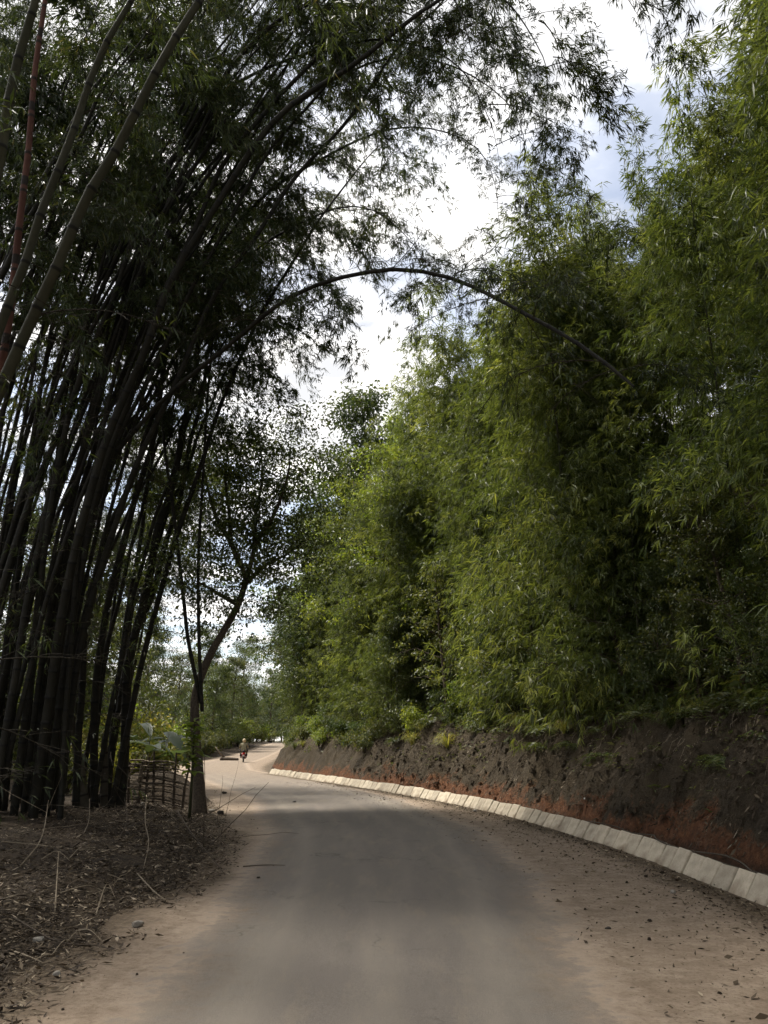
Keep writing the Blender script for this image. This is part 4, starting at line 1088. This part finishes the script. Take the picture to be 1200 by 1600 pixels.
# ------------------------------------------------------------------ litter on the ground
m, t, b = material('dry_litter')
c = rampn(t, attrn(t, 'var'), [(0, (.022, .015, .009)), (.45, (.055, .038, .023)), (.8, (.13, .097, .06)), (1, (.38, .31, .22))])
t.links.new(c, b.inputs['Base Color']); M['litter'] = m
def litter(name, label, X, Y, Z, Lm, wr, rng, flat=.25, slope=0.0, tone=None):
    az = rng.uniform(0, 6.28, len(X)); Dr = np.stack([np.cos(az), np.sin(az), rng.normal(0, flat, len(X)) + slope * np.cos(az)], 1)
    Ln = rng.gamma(3, Lm / 3, len(X)).clip(.02, Lm * 3)
    o = put(name, MB().leaves(np.stack([X, Y, Z], 1), Dr, Ln, Ln * wr * rng.uniform(.5, 1.4, len(X)), rng, 0, tone=tone).mesh(name, M['litter']))
    tag(o, label, 'litter', kind='stuff')
n = 110000
Y = 3.2 + rng.random(n) ** 1.5 * 22; X = left_edge_x(Y) + .4 - rng.gamma(2.2, .95, n)
ok = fbm(X * .9, Y * .9, 61) > .25; X, Y = X[ok], Y[ok]
litter('leaf_litter', 'dry bamboo leaves and bits of straw over the dark left verge', X, Y, np.maximum(ground_z(X, Y), .01) + .012 + rng.random(len(X)) * .02, .047, .2, rng)
n = 42000
yy = 2.5 + rng.random(n) ** 1.3 * 32; oo = rng.uniform(.1, 2.2, n)
tx = np.interp(yy, TOE[:330, 1], TOE[:330, 0]); ang = np.interp(yy, TOE[:330, 1], np.arctan2(np.gradient(TOE[:330, 1]), np.gradient(TOE[:330, 0])))
X = tx + np.sin(ang) * oo; Y = yy - np.cos(ang) * oo
litter('bank_litter', 'dry straw and leaf scraps caught on the earth bank', X, Y, hill_z(X, Y) + .014, .06, .2, rng, .5, .9, tone=rng.random(len(X)) ** .55)
n = 16000
yy = 2.5 + rng.random(n) ** 1.6 * 30; kx = np.interp(yy, KERB[:, 1], KERB[:, 0]); oo = np.where(rng.random(n) < .55, rng.gamma(1.3, .22, n), rng.random(n) ** 1.6 * 2.2)
ok = oo < 2.3; X, Y = (kx - .02 - oo)[ok], yy[ok]
litter('gutter_litter', 'dark band of leaf litter gathered at the foot of the kerb', X, Y, np.full(len(X), .03) + rng.random(len(X)) * .015, .032, .35, rng, .3)
n = 2600
yy = 2.5 + rng.random(n) ** 1.2 * 40; oo = .5 + rng.random(n) ** .7 * 1.6
tx = np.interp(yy, TOE[:330, 1], TOE[:330, 0]); ang = np.interp(yy, TOE[:330, 1], np.arctan2(np.gradient(TOE[:330, 1]), np.gradient(TOE[:330, 0])))
X = tx + np.sin(ang) * oo; Y = yy - np.cos(ang) * oo; ok = fbm(X * 1.3, Y * 1.3, 88) > .45; X, Y = X[ok], Y[ok]; Z = hill_z(X, Y)
P = np.repeat(np.stack([X, Y, Z], 1), 6, 0) + rng.normal(0, .02, (len(X) * 6, 3)); az = rng.uniform(0, 6.28, len(P))
Ln = rng.gamma(4, .02, len(P)).clip(.03, .2)
o = put('seedlings', MB().leaves(P, np.stack([np.cos(az) - .5, np.sin(az), rng.uniform(-.3, .9, len(P))], 1), Ln, Ln * .25, rng, .2).mesh('seedlings', M['leaf_shrub'])); tag(o, 'sparse green seedlings and grass blades on the earth bank', 'seedlings', kind='stuff')
# clods and roots on the cut face
def on_face(n, lo, hi, ymax, pw=1.3):
    yy = 2.5 + rng.random(n) ** pw * ymax; oo = rng.uniform(lo, hi, n)
    tx = np.interp(yy, TOE[:330, 1], TOE[:330, 0]); ang = np.interp(yy, TOE[:330, 1], np.arctan2(np.gradient(TOE[:330, 1]), np.gradient(TOE[:330, 0])))
    X = tx + np.sin(ang) * oo; Y = yy - np.cos(ang) * oo; return X, Y, hill_z(X, Y)
pm = MB(); X, Y, Z = on_face(5200, -.1, 1.9, 30)
base8 = np.array([[-1, -1, -.7], [1, -1, -.7], [1, 1, -.7], [-1, 1, -.7], [-.6, -.6, .7], [.6, -.5, .6], [.5, .6, .8], [-.6, .5, .6]])
for x, y_, z_, s_ in zip(X, Y, Z, rng.gamma(1.8, .013, len(X)).clip(.008, .09)):
    a = rng.uniform(0, 6.28); Rm = np.array([[math.cos(a), -math.sin(a), 0], [math.sin(a), math.cos(a), 0], [0, 0, 1]])
    pm.quads((base8 * s_ * rng.uniform(.6, 1.3, (8, 3))) @ Rm.T + [x, y_, z_], [[0, 3, 2, 1], [4, 5, 6, 7], [0, 1, 5, 4], [1, 2, 6, 5], [2, 3, 7, 6], [3, 0, 4, 7]], 0, np.full(8, z_))
o = put('soil_clods', pm.mesh('soil_clods', M['bank'])); tag(o, 'clods and crumbled earth scattered over the cut face of the bank', 'soil', kind='stuff')
pm = MB(); X, Y, Z = on_face(420, 1.0, 2.0, 34)
for x, y_, z_ in zip(X, Y, Z):
    ln = rng.uniform(.15, .7); q = np.linspace(0, 1, 5)[:, None]
    pm.tube(np.array([x, y_, z_ + .03]) + q * np.array([-.45 * ln, rng.normal(0, .25) * ln, -ln * .85]) + rng.normal(0, .02, (5, 3)) + np.array([-.05, 0, .05]) * np.sin(q * 3), np.linspace(.007, .002, 5), 4)
o = put('hanging_roots', pm.mesh('hanging_roots', M['stick'])); tag(o, 'thin roots and dead stems trailing down the bank from its lip', 'roots', kind='stuff')
# crumbs and pebbles on the road shoulders
pm = MB(); n = 380
Y = 3.5 + rng.random(n) ** 1.5 * 24; side = rng.random(n) < .7
X = np.where(side, np.interp(Y, ASPH_R[:, 1], ASPH_R[:, 0]) + .1 + rng.random(n) * 2.0, left_edge_x(Y) + rng.random(n) * .9)
for x, y_, s in zip(X, Y, rng.gamma(1.6, .004, n).clip(.003, .018)):
    V = np.array([[-1, -1, -.5], [1, -1, -.5], [1, 1, -.5], [-1, 1, -.5], [-.6, -.6, .7], [.6, -.5, .6], [.5, .6, .8], [-.6, .5, .6]]) * s * rng.uniform(.6, 1.3, 3)
    a = rng.uniform(0, 6.28); Rm = np.array([[math.cos(a), -math.sin(a), 0], [math.sin(a), math.cos(a), 0], [0, 0, 1]])
    pm.quads(V @ Rm.T + [x, y_, .035 + s * .3], [[0, 3, 2, 1], [4, 5, 6, 7], [0, 1, 5, 4], [1, 2, 6, 5], [2, 3, 7, 6], [3, 0, 4, 7]])
o = put('gravel', pm.mesh('gravel', M['bank'])); tag(o, 'crumbs of soil and small stones on the dusty shoulders', 'gravel', kind='stuff')

# berm of dark soil behind the kerb
# dry vine along the kerb
vp = []
for q in np.linspace(4.5, 15, 26):
    kx = float(np.interp(q, KERB[:, 1], KERB[:, 0])); vp.append((kx + .3 + .07 * math.sin(q * 2.1) + .04 * math.sin(q * 5.3), q, .27 + .025 * math.sin(q * 3.3)))
C, _ = spline(vp, 90)
o = put('dry_vine', MB().tube(C - C[0], np.linspace(.016, .008, 90), 6).mesh('dry_vine', M['stick_dark'], True), None, C[0]); tag(o, 'long dry vine stem lying along the top of the kerb', 'vine')

# fallen sticks, dead branches and stones on the left verge
def stick(pxs, r0, label, mat='stick', lift=.03, forks=0, seed=0, name='fallen_stick', grp='sticks on the left verge'):
    rng = np.random.default_rng(seed); pts = []
    for (x, y_, h) in pxs:
        a = G(x, y_, .1); pts.append((a[0], a[1], max(float(ground_z(a[0], a[1])[0]), .01) + lift + h))
    r0 *= .7
    C, Lt = spline(pts, 24); root = thing(name, label, 'branch' if forks else 'stick', C[0], 0, grp)
    put('stem', MB().tube(C - C[0], np.linspace(r0, r0 * .35, 24), 6).mesh('stem', M[mat], True), root)
    for k_ in range(forks):
        i = rng.integers(5, 21); d = unit(rng.normal(0, 1, 3) * [1, .6, .7] + [0, 0, .45]); ln = rng.uniform(.25, .7) * Lt * .5
        q = np.linspace(0, 1, 6)[:, None]; c_ = C[i] - C[0] + d * ln * q + rng.normal(0, .02, (6, 3)) * q
        put('twig', MB().tube(c_, np.linspace(r0 * .5, r0 * .15, 6), 4).mesh('twig', M[mat], True), root)
stick([(275, 1285, .25), (300, 1310, .12), (330, 1335, .03), (352, 1358, .0)], .022, 'dark dead branch with side twigs pointing at the road', 'stick_dark', .03, 6, 1, 'dead_branch')
stick([(228, 1255, .2), (226, 1290, .1), (232, 1320, .04), (224, 1352, 0)], .02, 'pale crooked root-like stick standing out on the verge', 'stick', .02, 3, 2)
stick([(0, 1330, .03), (50, 1328, .05), (110, 1330, .02), (170, 1335, .02)], .013, 'long thin pale stick lying across the far left of the verge', 'stick', .02, 1, 3)
stick([(95, 1395, .03), (135, 1388, .06), (160, 1385, .02)], .013, 'short curved pale stick in the middle of the verge', 'stick', .02, 0, 4)
stick([(87, 1415, 0), (86, 1380, .28)], .012, 'pale stick poking upright from the verge', 'stick', .0, 0, 5)
stick([(20, 1440, .02), (90, 1462, .03), (150, 1466, .02), (182, 1474, .02)], .012, 'thin dark stick near the lower left corner', 'stick_dark', .02, 1, 6)
stick([(215, 1362, .02), (240, 1385, .03), (262, 1400, .02)], .014, 'pale twig lying near the road edge of the verge', 'stick', .02, 1, 7)
stick([(130, 1310, .3), (137, 1300, .5), (136, 1285, .7)], .012, 'thin dry stem standing before the clump', 'stick', -.3, 3, 8)
stick([(335, 1330, .45), (340, 1300, .2), (350, 1322, .03)], .014, 'dark forked twig right of the dead branch', 'stick_dark', .0, 4, 9, 'dead_branch')
stick([(380, 1346, .01), (415, 1345, .02), (446, 1344, .01)], .012, 'thin dark stick lying out on the road dust', 'stick_dark', .02, 0, 10)
stick([(30, 1365, .1), (60, 1350, .3), (70, 1300, .5)], .012, 'dry bent stem in the left part of the verge', 'stick', .0, 4, 11)
stick([(180, 1330, .1), (195, 1315, .3), (190, 1290, .5)], .012, 'dry forked stem before the broken stumps', 'stick_dark', .0, 5, 12, 'dead_branch')
stick([(150, 1420, .03), (165, 1400, .2), (180, 1405, .1)], .01, 'small dry tangle of twigs in the grass of the verge', 'stick', .0, 6, 13)
rr2 = random.Random(4)
for i in range(26):
    x0 = rr2.uniform(0, 330); y0 = rr2.uniform(1290, 1480)
    if x0 > 640 - (y0 - 1270) * 1.45 - 250: continue
    a = rr2.uniform(-.4, .4); ln = rr2.uniform(20, 55)
    stick([(x0, y0, .02), (x0 + ln * .5, y0 + ln * .5 * a, rr2.uniform(.02, .12)), (x0 + ln, y0 + ln * a, .02)], rr2.uniform(.006, .011), 'thin dry twig lost in the leaf litter of the left verge', rr2.choice(['stick', 'stick_dark']), .015, rr2.choice([0, 1, 2]), 40 + i, 'fallen_twig', 'thin twigs in the litter')
for i in range(0):
    x0 = rr2.uniform(0, 300); y0 = rr2.uniform(1300, 1470); a = G(x0, y0, .1)
    if a[0] > left_edge_x(a[1]) - .3: continue
    shrub('grass', a[0], a[1], float(ground_z(a[0], a[1])[0]), rr2.uniform(.25, .5), 'small tuft of grass on the dark left verge', 'grass tufts on the left verge')

m, t, b = material('stone')
n_ = noise_node(t, 14, 5); t.links.new(rampn(t, n_, [(.3, (.18, .16, .13)), (.7, (.38, .35, .3))]), b.inputs['Base Color']); bump(t, b, n_, .5, .02); M['stone'] = m
m, t, b = material('stone_dark'); n_ = noise_node(t, 14, 5); t.links.new(rampn(t, n_, [(.3, (.02, .017, .014)), (.7, (.06, .05, .04))]), b.inputs['Base Color']); M['stone_dark'] = m
import bmesh
def rock_mesh(seed, mat):
    bm = bmesh.new(); bmesh.ops.create_icosphere(bm, subdivisions=2, radius=1); r = random.Random(seed)
    d = [Vector((r.gauss(0, 1), r.gauss(0, 1), r.gauss(0, 1))).normalized() for _ in range(9)]
    for v in bm.verts:
        k_ = 1.0
        for q in d:
            s = v.co.dot(q)
            if s > .62: k_ = min(k_, .62 / s)
        v.co = v.co * k_ * (1 + r.uniform(-.05, .05)); v.co.z *= .7
    me = bpy.data.meshes.new('stone'); bm.to_mesh(me); bm.free(); me.materials.append(M[mat]); return me
ROCK = [rock_mesh(1, 'stone'), rock_mesh(2, 'stone'), rock_mesh(3, 'stone_dark')]
for px, py, r_, k_, lab in [(215, 1445, .055, 0, 'grey stone at the edge of the left verge'), (90, 1523, .035, 1, 'small pale stone near the lower left corner'), (345, 1272, .1, 2, 'dark clod beside the leaning tree'), (350, 1240, .09, 2, 'dark clod on the dirt past the leaning tree'), (460, 1254, .06, 2, 'small dark stone lying alone on the asphalt'), (330, 1268, .08, 0, 'grey stone at the foot of the leaning tree'), (285, 1262, .07, 1, 'pale stone in front of the stick fence'), (222, 1265, .07, 0, 'pale stone right of the stout culm'), (743, 1268, .06, 1, 'pale stone beside the kerb at the bend'), (950, 1452, .035, 2, 'dark crumb of earth on the right shoulder'), (1052, 1395, .04, 1, 'pale stone in the litter below the kerb'), (60, 1470, .05, 0, 'flat stone in the lower left litter')]:
    a = G(px, py, .03); z = max(float(ground_z(a[0], a[1])[0]), .02)
    tag(put('stone', ROCK[k_], None, (a[0], a[1], z + r_ * .35), (0, 0, px), r_), lab, 'stone', 'loose stones')
a = D(423, 1162, 116); tag(put('stone', ROCK[2], None, (a[0], 116, float(far_rise(116)) + .2), (0, 0, 1), .38), 'dark lump on the far end of the dust road', 'stone')

# litter on the bank: blue bag, white scrap
def bag_mesh(seed, col):
    bm = bmesh.new(); bmesh.ops.create_icosphere(bm, subdivisions=3, radius=1); r = random.Random(seed)
    d = [(Vector((r.gauss(0, 1), r.gauss(0, 1), r.gauss(0, 1))).normalized(), r.uniform(3, 8)) for _ in range(10)]
    for v in bm.verts:
        k_ = 1 + .12 * sum(math.sin(v.co.dot(a_) * f_) for a_, f_ in d) / 2; v.co *= k_; v.co.z *= 1.25 if v.co.z > 0 else .7
        if v.co.z > .8: v.co.x *= .5; v.co.y *= .5
    m, t, b = material('plastic'); b.inputs['Base Color'].default_value = (*col, 1); b.inputs['Roughness'].default_value = .35
    me = bpy.data.meshes.new('bag'); bm.to_mesh(me); bm.free(); me.materials.append(m)
    for p in me.polygons: p.use_smooth = False
    return me
q = on_bank(538, 1165); tag(put('plastic_bag', bag_mesh(3, (.02, .13, .2)), None, (q[0], q[1] - .05, q[2] + .1), (.3, .2, 1), .14), 'blue plastic bag caught on the bank at the bend', 'bag')
q = on_bank(1083, 1113); tag(put('plastic_bag', bag_mesh(4, (.55, .52, .46)), None, (q[0] - .03, q[1], q[2] + .03), (.3, .2, 1), (.06, .045, .03)), 'small white scrap of plastic high on the bank', 'bag')
q = on_bank(917, 1251); tag(put('plastic_bag', bag_mesh(5, (.6, .6, .56)), None, (q[0] - .03, q[1], q[2] + .02), (.3, .2, 1), (.04, .03, .02)), 'tiny white scrap low on the bank above the kerb', 'bag')

# ------------------------------------------------------------------ stick fence
A = np.array([-6.75, 20.9]); Bp = np.array([-4.55, 19.7])
fen = thing('stick_fence', 'low rickety fence of woven sticks between the bamboo and the leaning tree', 'fence', (A[0], A[1], float(ground_z(A[0], A[1])[0])))
rf = random.Random(8); gz = float(ground_z(A[0], A[1])[0])
def fpt(u, h, d=0.0):
    p = A + (Bp - A) * u; nrm = unit(np.array([(Bp - A)[1], -(Bp - A)[0]]))
    p = p + nrm * d; return np.array([p[0] - A[0], p[1] - A[1], float(ground_z(p[0], p[1])[0]) - gz + h])
for i in range(9):
    u = i / 8 + rf.uniform(-.03, .03); hh = rf.uniform(.95, 1.3); ln = rf.uniform(-.06, .06)
    put('post', MB().tube([fpt(u, -.2), fpt(u + ln * .4, hh * .5, .02), fpt(u + ln, hh)], [.035, .03, .022], 7).mesh('post', M['stick_dark'], True), fen)
for i in range(30):
    h0 = .06 + i * .033 + rf.uniform(-.02, .02); u0 = rf.uniform(-.05, .35); u1 = rf.uniform(.6, 1.06); sl = rf.uniform(-.07, .07)
    pts = [fpt(u0 + (u1 - u0) * q, h0 + sl * q + rf.uniform(-.015, .015), (-.035 if k_ % 2 else .045)) for k_, q in enumerate(np.linspace(0, 1, 6))]
    put('stick', MB().tube(spline(pts, 14)[0], np.linspace(.017, .01, 14) * rf.uniform(.7, 1.3), 5).mesh('stick', M['stick_dark' if rf.random() < .7 else 'stick'], True), fen)
for i in range(5):
    u = rf.uniform(.1, .95); put('stick', MB().tube([fpt(u, .5, .08), fpt(u + rf.uniform(.05, .15), 1.2, .09)], [.014, .008], 5).mesh('stick', M['stick'], True), fen)
# earth heap behind the fence
bm = MB(); xs_ = np.linspace(-8.2, -4.3, 30); ys_ = np.linspace(20.2, 23.5, 24)
V, Fq = grid_mesh(xs_, ys_, lambda x, y: ground_z(x, y) - .12 + .85 * np.exp(-((x + 6.0) / 1.15) ** 4 - ((y - 22.0) / .9) ** 4) * (.7 + .5 * fbm(x * 1.5, y * 1.5, 5)))
o = put('earth_heap', bm.quads(V, Fq).mesh('earth_heap', M['soil'], True)); tag(o, 'dark heap of earth behind the stick fence', 'earth heap')

# fallen log left of the rider
a = D(368, 1184, 66); C, _ = spline([(a[0] - 1.3, 66.6, .16), (a[0] - .6, 66.3, .2), (a[0] + .2, 66.0, .16)], 12)
lg = thing('fallen_log', 'dark log lying on the verge beside the rider', 'log', C[0]); put('trunk', MB().tube(C - C[0], np.linspace(.17, .12, 12), 9).mesh('trunk', M['stick_dark'], True), lg)
put('branch', MB().tube([[.3, 0, .1], [-.2, -.1, .6], [-.5, -.1, 1.0]], [.09, .07, .04], 6).mesh('branch', M['bark_pale'], True), lg)

# ------------------------------------------------------------------ rider and motorcycle
def plain(name, col, rough=.5, metal=0.0):
    m, t, b = material(name); n_ = noise_node(t, 20, 3)
    t.links.new(mixc(t, mathn(t, 'MULTIPLY', n_, .5), col, tuple(c_ * .6 for c_ in col)), b.inputs['Base Color'])
    b.inputs['Roughness'].default_value = rough; b.inputs['Metallic'].default_value = metal; return m
for k_, v_ in {'rubber': ((.015, .015, .015), .8, 0), 'chrome': ((.4, .4, .4), .3, 1), 'red': ((.3, .015, .012), .3, 0), 'black': ((.02, .02, .02), .5, 0), 'tail': ((.6, .03, .02), .25, 0), 'shirt': ((.3, .27, .17), .85, 0), 'trouser': ((.03, .03, .04), .9, 0), 'helmet': ((.62, .5, .3), .3, 0), 'skin': ((.25, .14, .09), .6, 0), 'plate': ((.6, .6, .58), .5, 0)}.items():
    M[k_] = plain(k_, *v_)
rx, ry, _ = D(380, 1192, 62.5)
rz_ = float(far_rise(62.5)) + .035; HEAD = rad(9)
mc = thing('motorcycle', 'small red motorcycle ridden away along the dust road', 'motorcycle', (rx, ry, rz_), HEAD)
def ring(R_, r_, n=22, k=8):
    a = np.linspace(0, 2 * math.pi, n + 1)
    return np.stack([np.zeros(n + 1), R_ * np.cos(a), R_ * np.sin(a)], 1), r_
for yy_, nm in ((-.62, 'rear'), (.62, 'front')):
    c_, r_ = ring(.25, .05); w = put('wheel', MB().tube([[-.05, 0, 0], [.05, 0, 0]], [.06, .06], 10).mesh('hub', M['chrome'], True), mc, (0, yy_, .3))
    put('tyre', MB().tube(c_, r_, 8).mesh('tyre', M['rubber'], True), w)
    put('rim', MB().tube(ring(.2, .018)[0], .018, 6).mesh('rim', M['chrome'], True), w)
    sp = MB()
    for i in range(10):
        a_ = i * math.pi / 5; sp.tube([[0, .05 * math.cos(a_), .05 * math.sin(a_)], [0, .2 * math.cos(a_), .2 * math.sin(a_)]], .006, 4)
    put('spokes', sp.mesh('spokes', M['chrome']), w)
put('body', MB().tube([[0, -.5, .62], [0, -.2, .58], [0, .05, .5], [0, .3, .62], [0, .45, .88]], [.1, .13, .14, .13, .09], 10).mesh('body', M['red'], True), mc)
put('engine', MB().tube([[-.12, .02, .36], [.12, .02, .36]], [.13, .13], 10).mesh('engine', M['chrome'], True), mc)
put('seat', MB().tube([[0, -.72, .8], [0, -.4, .8], [0, -.05, .76], [0, .1, .74]], [.08, .12, .11, .06], 10).mesh('seat', M['black'], True), mc)
put('rear_fender', MB().tube([[0, -.55, .64], [0, -.78, .62], [0, -.92, .5]], [.09, .08, .06], 8).mesh('rear_fender', M['red'], True), mc)
put('tail_light', MB().box((0, -.9, .66), (.16, .07, .09)).mesh('tail_light', M['tail']), mc)
put('number_plate', MB().box((0, -.96, .5), (.17, .015, .12)).mesh('number_plate', M['plate']), mc)
put('handlebar', MB().tube([[-.34, .32, 1.0], [-.15, .42, .98], [.15, .42, .98], [.34, .32, 1.0]], .016, 6).mesh('handlebar', M['black'], True), mc)
put('exhaust', MB().tube([[.14, .1, .3], [.17, -.3, .3], [.18, -.85, .4]], [.03, .045, .05], 8).mesh('exhaust', M['chrome'], True), mc)
for sx in (-1, 1):
    put('fork', MB().tube([[sx * .08, .62, .3], [sx * .08, .44, .95]], .025, 6).mesh('fork', M['chrome'], True), mc)
    put('mirror', MB().tube([[sx * .3, .35, 1.0], [sx * .36, .36, 1.2], [sx * .42, .35, 1.22]], [.008, .01, .045], 6).mesh('mirror', M['black'], True), mc)
    put('shock_absorber', MB().tube([[sx * .1, -.6, .32], [sx * .1, -.45, .68]], .028, 6).mesh('shock_absorber', M['red'], True), mc)

def skin_body(name, verts, edges, radii, mat, parent):
    me = bpy.data.meshes.new(name); me.from_pydata(verts, edges, [])
    o = put(name, me, parent); sk = o.modifiers.new('skin', 'SKIN')
    for i, r_ in enumerate(radii): me.skin_vertices[0].data[i].radius = (r_, r_) if not isinstance(r_, tuple) else r_
    me.skin_vertices[0].data[0].use_root = True
    sk.use_smooth_shade = True
    sb = o.modifiers.new('sub', 'SUBSURF'); sb.levels = 1; sb.render_levels = 2
    me.materials.append(M[mat]); return o
per_ = thing('person', 'rider in a pale shirt and yellowish helmet, seen from behind on the motorcycle', 'person', (rx, ry, rz_), HEAD)
bv = [(0, -.22, .86), (0, -.2, 1.08), (0, -.13, 1.3), (0, -.1, 1.42), (0, -.07, 1.52), (0, -.05, 1.62)]
be = [(0, 1), (1, 2), (2, 3), (3, 4), (4, 5)]; br = [.16, (.17, .13), (.19, .13), .075, .09, .08]
for sx in (-1, 1):
    i = len(bv)
    bv += [(sx * .2, -.1, 1.36), (sx * .31, .02, 1.14), (sx * .31, .22, 1.03), (sx * .31, .32, 1.02), (sx * .15, -.2, .86), (sx * .24, .14, .8), (sx * .2, .05, .42), (sx * .2, .16, .36)]
    be += [(2, i), (i, i + 1), (i + 1, i + 2), (i + 2, i + 3), (0, i + 4), (i + 4, i + 5), (i + 5, i + 6), (i + 6, i + 7)]
    br += [.075, .055, .042, .038, .1, .078, .055, .045]
skin_body('body', bv, be, br, 'shirt', per_)
put('helmet', MB().tube([[0, -.06, 1.5], [0, -.07, 1.54], [0, -.06, 1.62], [0, -.05, 1.7], [0, -.04, 1.745]], [.1, .128, .14, .11, .02], 12).mesh('helmet', M['helmet'], True), per_)
for sx in (-1, 1):
    put('trouser_leg', MB().tube([[sx * .1, -.22, .86], [sx * .17, -.05, .86], [sx * .24, .14, .81], [sx * .22, .1, .6], [sx * .2, .05, .42]], [.15, .125, .1, .082, .075], 10).mesh('trouser_leg', M['trouser'], True), per_)
    put('shoe', MB().tube([[sx * .2, -.03, .36], [sx * .2, .08, .35], [sx * .2, .2, .34]], [.045, .052, .03], 8).mesh('shoe', M['black'], True), per_)
